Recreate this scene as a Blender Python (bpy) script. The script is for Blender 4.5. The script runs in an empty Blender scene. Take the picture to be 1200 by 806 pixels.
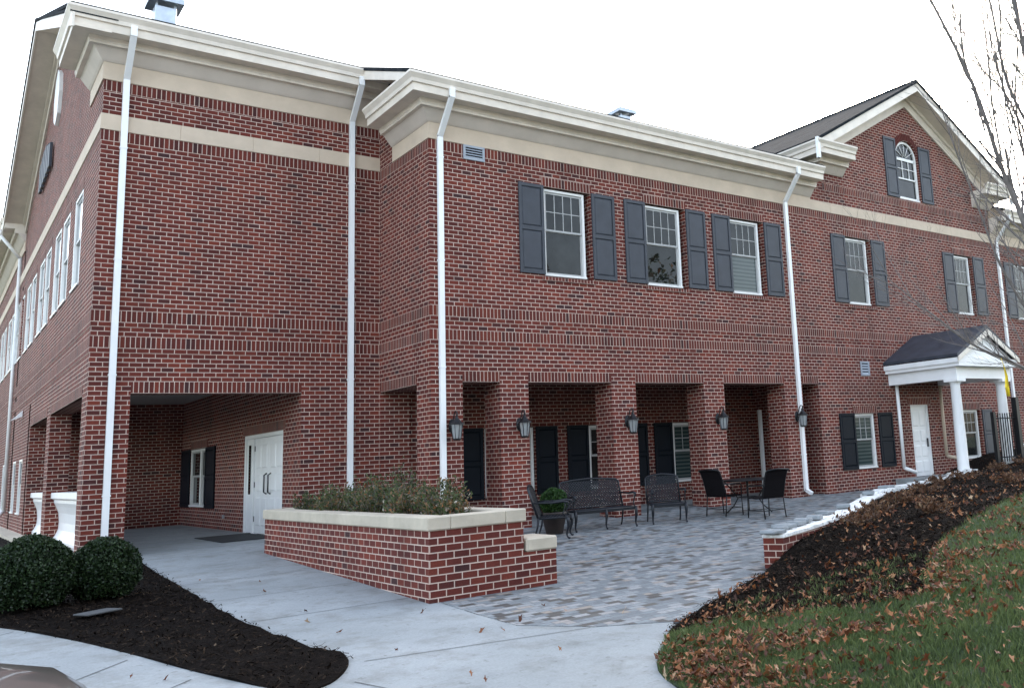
import bpy, math, random
import numpy as np
from mathutils import Vector, Matrix
from mathutils.geometry import tessellate_polygon, delaunay_2d_cdt
from math import radians, sin, cos, pi, atan2, sqrt
random.seed(7); rng = np.random.default_rng(11)

# ------------------------------------------------------------------ scene, camera, light
scene = bpy.context.scene
col = scene.collection
cam_d = bpy.data.cameras.new("camera"); cam = bpy.data.objects.new("camera", cam_d); col.objects.link(cam)
yaw, pit, rol = 0.7059575, 0.1651796, -0.0559188
F = Vector((sin(yaw)*cos(pit), cos(yaw)*cos(pit), sin(pit)))
r0 = Vector((cos(yaw), -sin(yaw), 0)); u0 = r0.cross(F)
R = r0*cos(rol) + u0*sin(rol); U = -r0*sin(rol) + u0*cos(rol)
M = Matrix(((R.x, U.x, -F.x), (R.y, U.y, -F.y), (R.z, U.z, -F.z))).to_4x4()
M.translation = Vector((-2.1948, -18.8484, 1.2969))
cam.matrix_world = M
cam_d.sensor_width = 36; cam_d.lens = 1060.615/1200*36
cam_d.shift_x = -205.669/1200; cam_d.shift_y = -53.147/1200
cam_d.clip_start = 0.05; cam_d.clip_end = 2000
scene.camera = cam
scene.render.resolution_x = 1024; scene.render.resolution_y = 687

SUN_EL, SUN_AZ = 20.0, 52.0        # azimuth measured from +Y towards +X: the sun stands behind the building
w = bpy.data.worlds.new("World"); scene.world = w; w.use_nodes = True
nt = w.node_tree; nt.nodes.clear()
wo = nt.nodes.new('ShaderNodeOutputWorld'); bg = nt.nodes.new('ShaderNodeBackground')
sk = nt.nodes.new('ShaderNodeTexSky'); sk.sky_type = 'NISHITA'; sk.sun_disc = False
sk.sun_elevation = radians(SUN_EL); sk.sun_rotation = radians(SUN_AZ)
sk.air_density = 1.0; sk.dust_density = 3.0; sk.ozone_density = 1.0
bg.inputs['Strength'].default_value = 0.15
hs = nt.nodes.new('ShaderNodeHueSaturation'); hs.inputs['Saturation'].default_value = 0.6   # thin high cloud: a paler sky
nt.links.new(sk.outputs[0], hs.inputs['Color']); nt.links.new(hs.outputs[0], bg.inputs[0]); nt.links.new(bg.outputs[0], wo.inputs[0])
sd = bpy.data.lights.new("sun", 'SUN'); sun = bpy.data.objects.new("sun", sd); col.objects.link(sun)
sd.energy = 2.0; sd.angle = radians(0.6); sd.color = (1.0, 0.94, 0.86)
sv = Vector((sin(radians(SUN_AZ))*cos(radians(SUN_EL)), cos(radians(SUN_AZ))*cos(radians(SUN_EL)), sin(radians(SUN_EL))))
sun.rotation_euler = sv.to_track_quat('Z', 'Y').to_euler()
scene.view_settings.view_transform = 'Standard'; scene.view_settings.look = 'None'
scene.view_settings.gamma = 1; scene.view_settings.use_curve_mapping = False
scene.view_settings.exposure = 2.7
scene.render.engine = 'CYCLES'

# ------------------------------------------------------------------ materials
MATS = {}
def new_mat(name):
    m = bpy.data.materials.new(name); m.use_nodes = True
    n = m.node_tree.nodes; n.clear()
    o = n.new('ShaderNodeOutputMaterial'); b = n.new('ShaderNodeBsdfPrincipled')
    m.node_tree.links.new(b.outputs[0], o.inputs[0]); MATS[name] = m
    return m, n, m.node_tree.links, b
def ramp(n, stops, interp='LINEAR'):
    r = n.new('ShaderNodeValToRGB'); r.color_ramp.interpolation = interp
    e = r.color_ramp.elements
    while len(e) < len(stops): e.new(0.5)
    for i, (p, c) in enumerate(stops): e[i].position = p; e[i].color = (*c, 1) if len(c) == 3 else c
    return r
def noise(n, l, scale, detail=4, rough=0.55, vec=None, dims='3D'):
    t = n.new('ShaderNodeTexNoise'); t.inputs['Scale'].default_value = scale
    t.inputs['Detail'].default_value = detail; t.inputs['Roughness'].default_value = rough
    if vec is not None: l.new(vec, t.inputs['Vector'])
    return t
def mixc(n, l, a, b, f, mode='MIX'):
    m = n.new('ShaderNodeMix'); m.data_type = 'RGBA'; m.blend_type = mode
    for s, v in ((m.inputs[0], f), (m.inputs[6], a), (m.inputs[7], b)):
        if hasattr(v, 'is_linked') or hasattr(v, 'links'): l.new(v, s)
        else: s.default_value = v if isinstance(v, (int, float)) else (*v, 1)
    return m.outputs[2]
def bump(n, l, b, h, strength=0.3, dist=0.01):
    bp = n.new('ShaderNodeBump'); bp.inputs['Strength'].default_value = strength; bp.inputs['Distance'].default_value = dist
    l.new(h, bp.inputs['Height']); l.new(bp.outputs[0], b.inputs['Normal'])
def plain(name, colr, rough=0.6, var=0.15, scale=6, metal=0.0, bmp=0.0, spec=0.5, fine=60):
    m, n, l, b = new_mat(name)
    g = n.new('ShaderNodeNewGeometry')
    t = noise(n, l, scale, 5, 0.6, g.outputs['Position'])
    lo = tuple(c*(1-var) for c in colr); hi = tuple(min(1, c*(1+var)) for c in colr)
    r = ramp(n, [(0.3, lo), (0.7, hi)]); l.new(t.outputs[0], r.inputs[0]); l.new(r.outputs[0], b.inputs['Base Color'])
    b.inputs['Roughness'].default_value = rough; b.inputs['Metallic'].default_value = metal
    b.inputs['Specular IOR Level'].default_value = spec
    if bmp:
        t2 = noise(n, l, fine, 4, 0.6, g.outputs['Position']); bump(n, l, b, t2.outputs[0], bmp, 0.01)
    return m

CH = 0.085       # one brick course
BL = 0.2032      # one brick length
def brick_mat(name, bw, rh, offset, tint=1.0):
    m, n, l, b = new_mat(name)
    uv = n.new('ShaderNodeUVMap')
    br = n.new('ShaderNodeTexBrick'); l.new(uv.outputs[0], br.inputs['Vector'])
    br.offset = offset; br.offset_frequency = 2 if offset else 1; br.squash = 1
    br.inputs['Scale'].default_value = 1; br.inputs['Brick Width'].default_value = bw; br.inputs['Row Height'].default_value = rh
    br.inputs['Mortar Size'].default_value = 0.0072; br.inputs['Mortar Smooth'].default_value = 0.12
    br.inputs['Color1'].default_value = (0, 0, 0, 1); br.inputs['Color2'].default_value = (1, 1, 1, 1); br.inputs['Mortar'].default_value = (.5, .5, .5, 1)
    T = tint
    r = ramp(n, [(0.0, (0.046*T, 0.019*T, 0.019*T)), (0.07, (0.085*T, 0.018*T, 0.014*T)), (0.4, (0.112*T, 0.023*T, 0.0165*T)),
                 (0.75, (0.134*T, 0.027*T, 0.018*T)), (1.0, (0.160*T, 0.032*T, 0.019*T))])
    l.new(br.outputs['Color'], r.inputs[0])
    # blotches of colour over several bricks, and fine grain
    g = n.new('ShaderNodeNewGeometry')
    t = noise(n, l, 0.9, 4, 0.6, g.outputs['Position'])
    rr = ramp(n, [(0.3, (0.80, 0.80, 0.83)), (0.7, (1.16, 1.12, 1.08))]); l.new(t.outputs[0], rr.inputs[0])
    c1 = mixc(n, l, r.outputs[0], rr.outputs[0], 1.0, 'MULTIPLY')
    t2 = noise(n, l, 70, 3, 0.7, g.outputs['Position'])
    r2 = ramp(n, [(0.25, (0.72, 0.72, 0.72)), (0.75, (1.22, 1.22, 1.22))]); l.new(t2.outputs[0], r2.inputs[0])
    c2 = mixc(n, l, c1, r2.outputs[0], 1.0, 'MULTIPLY')
    tm = noise(n, l, 3.0, 4, 0.6, g.outputs['Position'])
    rm = ramp(n, [(0.3, (0.41, 0.305, 0.25)), (0.7, (0.56, 0.435, 0.365))]); l.new(tm.outputs[0], rm.inputs[0])
    c3 = mixc(n, l, c2, rm.outputs[0], br.outputs['Fac'])
    ms = n.new('ShaderNodeMapping'); ms.inputs['Scale'].default_value = (1.6, 1.6, 0.16); l.new(g.outputs['Position'], ms.inputs[0])
    ts = noise(n, l, 1.0, 5, 0.65, ms.outputs[0]); rs = ramp(n, [(0.3, (0.80, 0.79, 0.79)), (0.5, (1.0, 1.0, 1.0)), (0.72, (1.12, 1.10, 1.08))]); l.new(ts.outputs[0], rs.inputs[0])
    c3 = mixc(n, l, c3, rs.outputs[0], 1.0, 'MULTIPLY')
    l.new(c3, b.inputs['Base Color']); b.inputs['Roughness'].default_value = 0.85
    b.inputs['Specular IOR Level'].default_value = 0.3
    # height: mortar set back, brick face rough
    ma = n.new('ShaderNodeMath'); ma.operation = 'MULTIPLY_ADD'; l.new(br.outputs['Fac'], ma.inputs[0]); ma.inputs[1].default_value = -1.0
    l.new(t2.outputs[0], ma.inputs[2])
    bump(n, l, b, ma.outputs[0], 0.55, 0.006)
    return m
brick_mat('brick', BL, CH, 0.5)
brick_mat('soldier_brick', 0.2125, 0.0813, 0.0, 0.92)
plain('stone', (0.53, 0.43, 0.325), 0.75, 0.08, 2.5, bmp=0.15)
plain('trim', (0.66, 0.585, 0.49), 0.5, 0.10, 3)
plain('cove', (0.56, 0.49, 0.42), 0.6, 0.08, 2)
plain('fascia', (0.70, 0.63, 0.54), 0.45, 0.09, 3)
plain('white_paint', (0.80, 0.80, 0.79), 0.35, 0.04, 3)
plain('window_trim', (0.74, 0.73, 0.70), 0.4, 0.05, 3)
plain('sash', (0.36, 0.36, 0.35), 0.4, 0.06, 3)
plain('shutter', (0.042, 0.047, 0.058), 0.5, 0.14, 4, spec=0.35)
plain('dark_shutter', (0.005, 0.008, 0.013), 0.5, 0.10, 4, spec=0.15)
plain('black_metal', (0.006, 0.0065, 0.008), 0.45, 0.2, 20, spec=0.35)
plain('cast_metal', (0.008, 0.010, 0.014), 0.4, 0.25, 14, metal=0.1, spec=0.4)
plain('sling', (0.006, 0.005, 0.006), 0.8, 0.2, 30, spec=0.1)
plain('galvanised', (0.42, 0.46, 0.50), 0.35, 0.15, 5, metal=0.7)
plain('handle_metal', (0.05, 0.05, 0.055), 0.3, 0.1, 5, metal=0.8)
plain('louver', (0.30, 0.33, 0.37), 0.5, 0.08, 6)
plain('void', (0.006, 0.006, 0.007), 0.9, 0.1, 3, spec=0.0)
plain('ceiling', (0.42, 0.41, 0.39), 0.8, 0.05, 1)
plain('cap_stone', (0.45, 0.395, 0.31), 0.8, 0.14, 3, bmp=0.25)
plain('soil', (0.020, 0.015, 0.012), 0.95, 0.4, 25, bmp=0.8, fine=40)
plain('mat_rubber', (0.010, 0.011, 0.013), 0.8, 0.2, 30)
plain('pot', (0.030, 0.020, 0.016), 0.6, 0.2, 6)
plain('bark', (0.15, 0.13, 0.12), 0.85, 0.3, 14, bmp=0.6, fine=50)
plain('grey_block', (0.22, 0.24, 0.25), 0.9, 0.18, 9, bmp=0.4)
plain('rough_mortar', (0.70, 0.70, 0.68), 0.9, 0.38, 9, bmp=0.7, fine=25)
plain('yellow_tape', (0.80, 0.58, 0.02), 0.45, 0.05, 5)
plain('slab', (0.06, 0.063, 0.066), 0.9, 0.25, 9)
plain('tyre', (0.015, 0.015, 0.016), 0.7, 0.1, 5)
plain('lamp_lens', (0.75, 0.78, 0.80), 0.08, 0.1, 12)
plain('board', (0.62, 0.30, 0.11), 0.6, 0.1, 4)
m, n, l, b = new_mat('car_paint'); b.inputs['Base Color'].default_value = (0.15, 0.145, 0.14, 1); b.inputs['Metallic'].default_value = 0.55
b.inputs['Roughness'].default_value = 0.28; b.inputs['Coat Weight'].default_value = 0.7
m, n, l, b = new_mat('lantern_glass'); b.inputs['Base Color'].default_value = (0.55, 0.58, 0.58, 1); b.inputs['Roughness'].default_value = 0.15
b.inputs['Transmission Weight'].default_value = 0.6
m, n, l, b = new_mat('pane')
g = n.new('ShaderNodeNewGeometry'); t = noise(n, l, 1.3, 5, 0.65, g.outputs['Position'])
r = ramp(n, [(0.38, (0.002, 0.003, 0.003)), (0.66, (0.022, 0.024, 0.024))]); l.new(t.outputs[0], r.inputs[0]); l.new(r.outputs[0], b.inputs['Base Color'])
b.inputs['Roughness'].default_value = 0.0; b.inputs['Specular IOR Level'].default_value = 0.32
t2 = noise(n, l, 2.2, 2, 0.5, g.outputs['Position']); bump(n, l, b, t2.outputs[0], 0.02, 0.02)
m, n, l, b = new_mat('sky_glare_pane'); b.inputs['Base Color'].default_value = (0.85, 0.88, 0.9, 1); b.inputs['Metallic'].default_value = 0.9; b.inputs['Roughness'].default_value = 0.03  # mirror-like copy of pane: pale metal colour puts the sky's glare into it
m, n, l, b = new_mat('blind')
g = n.new('ShaderNodeNewGeometry'); wv = n.new('ShaderNodeTexWave'); wv.bands_direction = 'Z'; wv.inputs['Scale'].default_value = 3.2
l.new(g.outputs['Position'], wv.inputs['Vector']); r = ramp(n, [(0.2, (0.02, 0.035, 0.035)), (0.8, (0.07, 0.09, 0.085))]); l.new(wv.outputs[0], r.inputs[0]); l.new(r.outputs[0], b.inputs['Base Color'])
b.inputs['Roughness'].default_value = 0.15
# roof shingles
m, n, l, b = new_mat('shingle')
uv = n.new('ShaderNodeUVMap'); br = n.new('ShaderNodeTexBrick'); l.new(uv.outputs[0], br.inputs['Vector'])
br.inputs['Scale'].default_value = 1; br.inputs['Brick Width'].default_value = 0.3; br.inputs['Row Height'].default_value = 0.14; br.inputs['Mortar Size'].default_value = 0.004
br.inputs['Color1'].default_value = (0.014, 0.017, 0.02, 1); br.inputs['Color2'].default_value = (0.03, 0.034, 0.038, 1); br.inputs['Mortar'].default_value = (0.015, 0.016, 0.02, 1)
l.new(br.outputs[0], b.inputs['Base Color']); b.inputs['Roughness'].default_value = 0.95; b.inputs['Specular IOR Level'].default_value = 0.05; bump(n, l, b, br.outputs['Fac'], 0.4, -0.01)
m, n, l, b = new_mat('metal_roof')
g = n.new('ShaderNodeNewGeometry'); t = noise(n, l, 3, 4, 0.6, g.outputs['Position']); r = ramp(n, [(0.3, (0.022, 0.026, 0.036)), (0.7, (0.045, 0.052, 0.068))])
l.new(t.outputs[0], r.inputs[0]); l.new(r.outputs[0], b.inputs['Base Color']); b.inputs['Roughness'].default_value = 0.55
# concrete walk
m, n, l, b = new_mat('concrete')
g = n.new('ShaderNodeNewGeometry'); t = noise(n, l, 0.55, 6, 0.65, g.outputs['Position'])
r = ramp(n, [(0.28, (0.21, 0.23, 0.235)), (0.72, (0.32, 0.34, 0.345))]); l.new(t.outputs[0], r.inputs[0])
t2 = noise(n, l, 45, 4, 0.7, g.outputs['Position']); r2 = ramp(n, [(0.3, (0.85, 0.85, 0.85)), (0.7, (1.1, 1.1, 1.1))]); l.new(t2.outputs[0], r2.inputs[0])
c = mixc(n, l, r.outputs[0], r2.outputs[0], 1.0, 'MULTIPLY')
t3 = noise(n, l, 2.3, 5, 0.7, g.outputs['Position']); r3 = ramp(n, [(0.48, (1, 1, 1)), (0.74, (0.66, 0.63, 0.58))]); l.new(t3.outputs[0], r3.inputs[0])
c = mixc(n, l, c, r3.outputs[0], 1.0, 'MULTIPLY')
t4 = noise(n, l, 11, 3, 0.6, g.outputs['Position']); r4 = ramp(n, [(0.62, (1, 1, 1)), (0.72, (0.70, 0.68, 0.66))]); l.new(t4.outputs[0], r4.inputs[0])
c = mixc(n, l, c, r4.outputs[0], 1.0, 'MULTIPLY')
l.new(c, b.inputs['Base Color']); b.inputs['Roughness'].default_value = 0.75; b.inputs['Specular IOR Level'].default_value = 0.4; bump(n, l, b, t2.outputs[0], 0.12, 0.004)
# pavers (tumbled, laid in running bond of mixed colours)
m, n, l, b = new_mat('paver')
uv = n.new('ShaderNodeUVMap'); mp = n.new('ShaderNodeMapping'); mp.inputs['Rotation'].default_value = (0, 0, radians(0)); l.new(uv.outputs[0], mp.inputs[0])
wn = noise(n, l, 1.5, 2, 0.5, uv.outputs[0]); 
br = n.new('ShaderNodeTexBrick'); l.new(mp.outputs[0], br.inputs['Vector'])
br.inputs['Scale'].default_value = 1; br.inputs['Brick Width'].default_value = 0.19; br.inputs['Row Height'].default_value = 0.105; br.inputs['Mortar Size'].default_value = 0.005; br.inputs['Mortar Smooth'].default_value = 0.3
br.squash = 0.6; br.squash_frequency = 3; br.offset = 0.37
br.inputs['Color1'].default_value = (0, 0, 0, 1); br.inputs['Color2'].default_value = (1, 1, 1, 1); br.inputs['Mortar'].default_value = (.5, .5, .5, 1)
r = ramp(n, [(0.0, (0.045, 0.040, 0.038)), (0.12, (0.080, 0.072, 0.062)), (0.18, (0.12, 0.135, 0.145)), (0.55, (0.175, 0.198, 0.210)), (0.9, (0.27, 0.275, 0.275)), (1.0, (0.25, 0.21, 0.175))])
l.new(br.outputs['Color'], r.inputs[0])
g = n.new('ShaderNodeNewGeometry'); t2 = noise(n, l, 30, 4, 0.7, g.outputs['Position']); r2 = ramp(n, [(0.3, (0.78, 0.78, 0.78)), (0.7, (1.15, 1.15, 1.15))]); l.new(t2.outputs[0], r2.inputs[0])
c = mixc(n, l, r.outputs[0], r2.outputs[0], 1.0, 'MULTIPLY'); c = mixc(n, l, c, (0.10, 0.10, 0.10), br.outputs['Fac'])
l.new(c, b.inputs['Base Color']); b.inputs['Roughness'].default_value = 0.75; bump(n, l, b, br.outputs['Fac'], 0.5, -0.008)
# mulch, lawn ground
m, n, l, b = new_mat('mulch')
g = n.new('ShaderNodeNewGeometry'); t = noise(n, l, 22, 6, 0.8, g.outputs['Position']); r = ramp(n, [(0.35, (0.004, 0.003, 0.0026)), (0.62, (0.013, 0.0095, 0.008)), (0.8, (0.03, 0.022, 0.017))])
l.new(t.outputs[0], r.inputs[0]); l.new(r.outputs[0], b.inputs['Base Color']); b.inputs['Roughness'].default_value = 0.95; b.inputs['Specular IOR Level'].default_value = 0.05; bump(n, l, b, t.outputs[0], 1.0, 0.04)
m, n, l, b = new_mat('turf')
g = n.new('ShaderNodeNewGeometry'); t = noise(n, l, 2.2, 6, 0.7, g.outputs['Position']); r = ramp(n, [(0.3, (0.020, 0.034, 0.014)), (0.7, (0.034, 0.062, 0.024))])
l.new(t.outputs[0], r.inputs[0]); l.new(r.outputs[0], b.inputs['Base Color']); b.inputs['Roughness'].default_value = 0.95; bump(n, l, b, t.outputs[0], 0.6, 0.03)
def rand_mat(name, stops, rough=0.6, trans=0.0, spec=0.3):
    """colour picked per little leaf by a stored attribute"""
    m, n, l, b = new_mat(name)
    a = n.new('ShaderNodeAttribute'); a.attribute_name = 'tone'
    r = ramp(n, stops); l.new(a.outputs['Fac'], r.inputs[0]); l.new(r.outputs[0], b.inputs['Base Color'])
    b.inputs['Roughness'].default_value = rough; b.inputs['Specular IOR Level'].default_value = spec
    if trans:
        tr = n.new('ShaderNodeBsdfTranslucent'); l.new(r.outputs[0], tr.inputs[0]); mx = n.new('ShaderNodeMixShader'); mx.inputs[0].default_value = trans
        o = [x for x in n if x.type == 'OUTPUT_MATERIAL'][0]; l.new(b.outputs[0], mx.inputs[1]); l.new(tr.outputs[0], mx.inputs[2]); l.new(mx.outputs[0], o.inputs[0])
    return m
rand_mat('grass_blade', [(0, (0.040, 0.058, 0.022)), (0.5, (0.090, 0.130, 0.044)), (0.85, (0.17, 0.20, 0.075)), (1, (0.20, 0.19, 0.09))], 0.55, 0.25)
rand_mat('fallen_leaf', [(0, (0.045, 0.018, 0.010)), (0.3, (0.13, 0.040, 0.016)), (0.6, (0.28, 0.11, 0.04)), (0.85, (0.34, 0.18, 0.09)), (1, (0.46, 0.34, 0.22))], 0.7, 0.15)
rand_mat('mulch_chip', [(0, (0.004, 0.003, 0.0024)), (0.55, (0.018, 0.0125, 0.009)), (0.85, (0.050, 0.034, 0.023)), (1, (0.15, 0.11, 0.075))], 0.95, spec=0.05)
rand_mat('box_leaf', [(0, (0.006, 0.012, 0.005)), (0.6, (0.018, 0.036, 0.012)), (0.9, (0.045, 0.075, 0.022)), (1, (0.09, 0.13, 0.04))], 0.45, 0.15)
rand_mat('bright_leaf', [(0, (0.010, 0.028, 0.006)), (0.6, (0.028, 0.070, 0.014)), (1, (0.085, 0.16, 0.035))], 0.45, 0.2)
rand_mat('perennial_leaf', [(0, (0.018, 0.022, 0.010)), (0.4, (0.045, 0.072, 0.020)), (0.62, (0.095, 0.110, 0.045)), (0.78, (0.17, 0.11, 0.055)), (0.96, (0.26, 0.10, 0.03)), (1, (0.34, 0.30, 0.25))], 0.6, 0.2)
rand_mat('dry_leaf', [(0, (0.05, 0.028, 0.018)), (0.5, (0.13, 0.06, 0.03)), (0.85, (0.22, 0.13, 0.07)), (1, (0.34, 0.25, 0.15))], 0.75, 0.15)

# ------------------------------------------------------------------ mesh builder
class MB:
    def __init__(s, T=None, uv='box'):
        s.v = []; s.f = []; s.T = T or (lambda p: p); s.uv = uv; s.sm = []
    def add(s, pts, faces, smooth=False):
        b = len(s.v); s.v += [tuple(s.T(p)) for p in pts]; s.f += [tuple(i+b for i in f) for f in faces]; s.sm += [smooth]*len(faces)
    def box(s, x0, x1, y0, y1, z0, z1):
        if x0 > x1: x0, x1 = x1, x0
        if y0 > y1: y0, y1 = y1, y0
        if z0 > z1: z0, z1 = z1, z0
        s.add([(x0,y0,z0),(x1,y0,z0),(x1,y1,z0),(x0,y1,z0),(x0,y0,z1),(x1,y0,z1),(x1,y1,z1),(x0,y1,z1)],
              [(0,3,2,1),(4,5,6,7),(0,1,5,4),(1,2,6,5),(2,3,7,6),(3,0,4,7)])
    def bbox(s, x0, x1, y0, y1, z0, z1, e=0.006):
        """box with chamfered edges"""
        P = []
        for z, d in ((z0, e), (z0+e, 0), (z1-e, 0), (z1, e)):
            for (x, y) in ((x0+e, y0+d), (x1-e, y0+d), (x1-d, y0+e), (x1-d, y1-e), (x1-e, y1-d), (x0+e, y1-d), (x0+d, y1-e), (x0+d, y0+e)):
                P.append((x, y, z))
        f = [tuple(range(7, -1, -1)), tuple(range(24, 32))]
        for k in range(3):
            for i in range(8):
                j = (i+1) % 8; f.append((k*8+i, k*8+j, (k+1)*8+j, (k+1)*8+i))
        s.add(P, f)
    def quad(s, a, b_, c_, d): s.add([a, b_, c_, d], [(0,1,2,3)])
    def prism(s, poly, axis, a, b_):
        """poly = 2-D outline (CCW), extruded along axis from a to b_. axis 'x': poly is (y,z); 'y': (x,z); 'z': (x,y)"""
        n_ = len(poly)
        def P(q, t):
            return (t, q[0], q[1]) if axis == 'x' else ((q[0], t, q[1]) if axis == 'y' else (q[0], q[1], t))
        pts = [P(q, a) for q in poly] + [P(q, b_) for q in poly]
        area = sum(poly[i][0]*poly[(i+1) % n_][1]-poly[(i+1) % n_][0]*poly[i][1] for i in range(n_))
        tri = tessellate_polygon([[Vector((q[0], q[1], 0)) for q in poly]])
        fs = []
        for t in tri:
            t = list(t)
            ar = (poly[t[1]][0]-poly[t[0]][0])*(poly[t[2]][1]-poly[t[0]][1])-(poly[t[2]][0]-poly[t[0]][0])*(poly[t[1]][1]-poly[t[0]][1])
            if ar < 0: t = t[::-1]
            fs.append(tuple(t[::-1])); fs.append(tuple(i+n_ for i in t))
        for i in range(n_):
            j = (i+1) % n_
            fs.append((i, j, j+n_, i+n_) if area > 0 else (j, i, i+n_, j+n_))
        s.add(pts, fs)
    def tube(s, pts, rad, seg=8, cap=True, flat=None):
        pts = [Vector(p) for p in pts]; n_ = len(pts)
        if not hasattr(rad, '__len__'): rad = [rad]*n_
        P = []; up = None
        for i in range(n_):
            d = (pts[min(i+1, n_-1)]-pts[max(i-1, 0)])
            if d.length < 1e-9: d = Vector((0, 0, 1))
            d.normalize()
            if up is None: up = Vector((0, 0, 1)) if abs(d.z) < 0.9 else Vector((1, 0, 0))
            a = d.cross(up)
            if a.length < 1e-6: a = d.cross(Vector((0, 1, 0)))
            a.normalize(); c_ = a.cross(d).normalized(); up = c_
            for k in range(seg):
                t = 2*pi*k/seg
                f2 = flat if flat else 1.0
                P.append(pts[i] + a*cos(t)*rad[i] + c_*sin(t)*rad[i]*f2)
        fs = []
        for i in range(n_-1):
            for k in range(seg):
                j = (k+1) % seg; fs.append((i*seg+k, i*seg+j, (i+1)*seg+j, (i+1)*seg+k))
        s.add(P, fs, True)
        if cap:
            b = len(s.v)-len(P)
            s.f += [tuple(b+k for k in range(seg-1, -1, -1)), tuple(b+(n_-1)*seg+k for k in range(seg))]; s.sm += [False, False]
    def lathe(s, prof, c=(0,0,0), seg=24, smooth=True):
        P = []
        for (r_, z) in prof:
            for k in range(seg):
                t = 2*pi*k/seg; P.append((c[0]+r_*cos(t), c[1]+r_*sin(t), c[2]+z))
        fs = []
        for i in range(len(prof)-1):
            for k in range(seg):
                j = (k+1) % seg; fs.append((i*seg+k, i*seg+j, (i+1)*seg+j, (i+1)*seg+k))
        fs.append(tuple(range(seg-1, -1, -1))); fs.append(tuple((len(prof)-1)*seg+k for k in range(seg)))
        s.add(P, fs, smooth)
    def build(s, name, mat, parent=None, loc=None):
        me = bpy.data.meshes.new(name); me.from_pydata(s.v, [], s.f); me.update()
        me.polygons.foreach_set('use_smooth', s.sm)
        uvl = me.uv_layers.new(name='UVMap'); V = me.vertices; data = []
        for p in me.polygons:
            nx, ny, nz = (abs(c_) for c_ in p.normal)
            for vi in p.vertices:
                x, y, z = V[vi].co
                if s.uv == 'roof_x': data += [x, y*1.08]
                elif s.uv == 'roof_y': data += [y, x*1.15]
                elif nz > nx and nz > ny: data += ([x, y] if s.uv != 'soldier' else [y-int(y), x])
                else:
                    u_ = x if ny >= nx else y
                    if s.uv == 'soldier': data += [z - s.z0, u_ + 0.0406]
                    elif s.uv == 'brick': data += [u_, z - 3.0575 + getattr(s, 'vs', 0)]
                    else: data += [u_, z]
        uvl.data.foreach_set('uv', data)
        me.materials.append(MATS[mat])
        o = bpy.data.objects.new(name, me); col.objects.link(o)
        if parent: o.parent = parent
        if loc: o.location = loc
        return o
def tag(o, label, cat, group=None, kind=None):
    if label: o['label'] = label
    if cat: o['category'] = cat
    if group: o['group'] = group
    if kind: o['kind'] = kind
    return o
def thing(name, label, cat, loc=(0,0,0), rz=0, group=None):
    o = bpy.data.objects.new(name, None); col.objects.link(o); o.location = loc; o.rotation_euler = (0, 0, rz); o.empty_display_size = 0.2
    return tag(o, label, cat, group)
def struct(o): o['kind'] = 'structure'; return o
def copy_tree(o, parent=None, loc=None, rz=None):
    c_ = o.copy(); col.objects.link(c_); c_.parent = parent
    if loc is not None: c_.location = loc
    if rz is not None: c_.rotation_euler = (0, 0, rz)
    for ch in list(kids.get(o.name, [])) or [x for x in bpy.data.objects if x.parent == o]: copy_tree(ch, c_)
    return c_
kids = {}
def quads_mesh(name, P, tone, mat, parent=None, nv=4):
    """P: (N,nv,3) array of separate little faces with one tone each"""
    N = len(P); me = bpy.data.meshes.new(name)
    me.vertices.add(N*nv); me.vertices.foreach_set('co', P.reshape(-1).astype(np.float32))
    me.loops.add(N*nv); me.loops.foreach_set('vertex_index', np.arange(N*nv, dtype=np.int32))
    me.polygons.add(N); me.polygons.foreach_set('loop_start', np.arange(0, N*nv, nv, dtype=np.int32))
    me.update(calc_edges=True)
    at = me.attributes.new('tone', 'FLOAT', 'POINT'); at.data.foreach_set('value', np.repeat(tone, nv).astype(np.float32))
    me.materials.append(MATS[mat]); o = bpy.data.objects.new(name, me); col.objects.link(o)
    if parent: o.parent = parent
    return o
def rand_dirs(N):
    v = rng.normal(size=(N, 3)); return v/np.linalg.norm(v, axis=1)[:, None]
def leaf_quads(c_, size, aspect=0.55, nrm=None, droop=None):
    """diamond leaves at centres c_"""
    N = len(c_); a = rand_dirs(N)
    if nrm is not None: a = a - (a*nrm).sum(1)[:, None]*nrm*0.7
    a /= np.linalg.norm(a, axis=1)[:, None]
    b_ = np.cross(a, rand_dirs(N)); b_ /= np.linalg.norm(b_, axis=1)[:, None]
    sz = size*rng.uniform(0.6, 1.3, N)[:, None]
    nn = np.cross(a, b_)
    P = np.stack([c_-a*sz, c_+b_*sz*aspect+nn*sz*0.15, c_+a*sz, c_-b_*sz*aspect+nn*sz*0.15], 1)
    return P

# ------------------------------------------------------------------ heights
def G(y): return -0.038*max(0.0, -1-y) if y > -22 else -0.80
CP = [(1.9,-24,-.75),(1.9,-20,-.70),(1.95,-16,-.55),(2.3,-13.2,-.45),(3.0,-12.2,-.41),(3.8,-11.5,-.38),(4.9,-10.9,-.34),(5.9,-10.45,-.27),(6.5,-10.25,-.20),(7.0,-10.2,-.02),(8,-9.75,.06),(10,-8.75,.11),
      (12.5,-7.25,.15),(15,-5.95,.18),(18.1,-5.15,.24),(19.4,-4.7,.32),(21.6,-5.2,.55),(22.4,-4.4,.6),(19.8,-3.3,.04),(20.7,-3.3,.06),(20.4,-4.4,.10),(24,-2.6,.66),(28,-2.6,.70),(36,-3,.72),(24,-7,.62),(30,-10,.66),
      (4,-16,-.25),(6,-14,.02),(8,-13,.2),(10,-11,.28),(13,-9.2,.34),(17,-8,.42),(12,-15,.5),(20,-14,.62),(8,-19,.3),(4,-20,-.35),(40,-20,.9),(45,5,.7),(15,-25,.8),(30,-30,1.2)]
cp = np.array(CP)
def _k(r2): return np.where(r2 > 1e-12, r2*np.log(np.maximum(r2, 1e-12)), 0)
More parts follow.
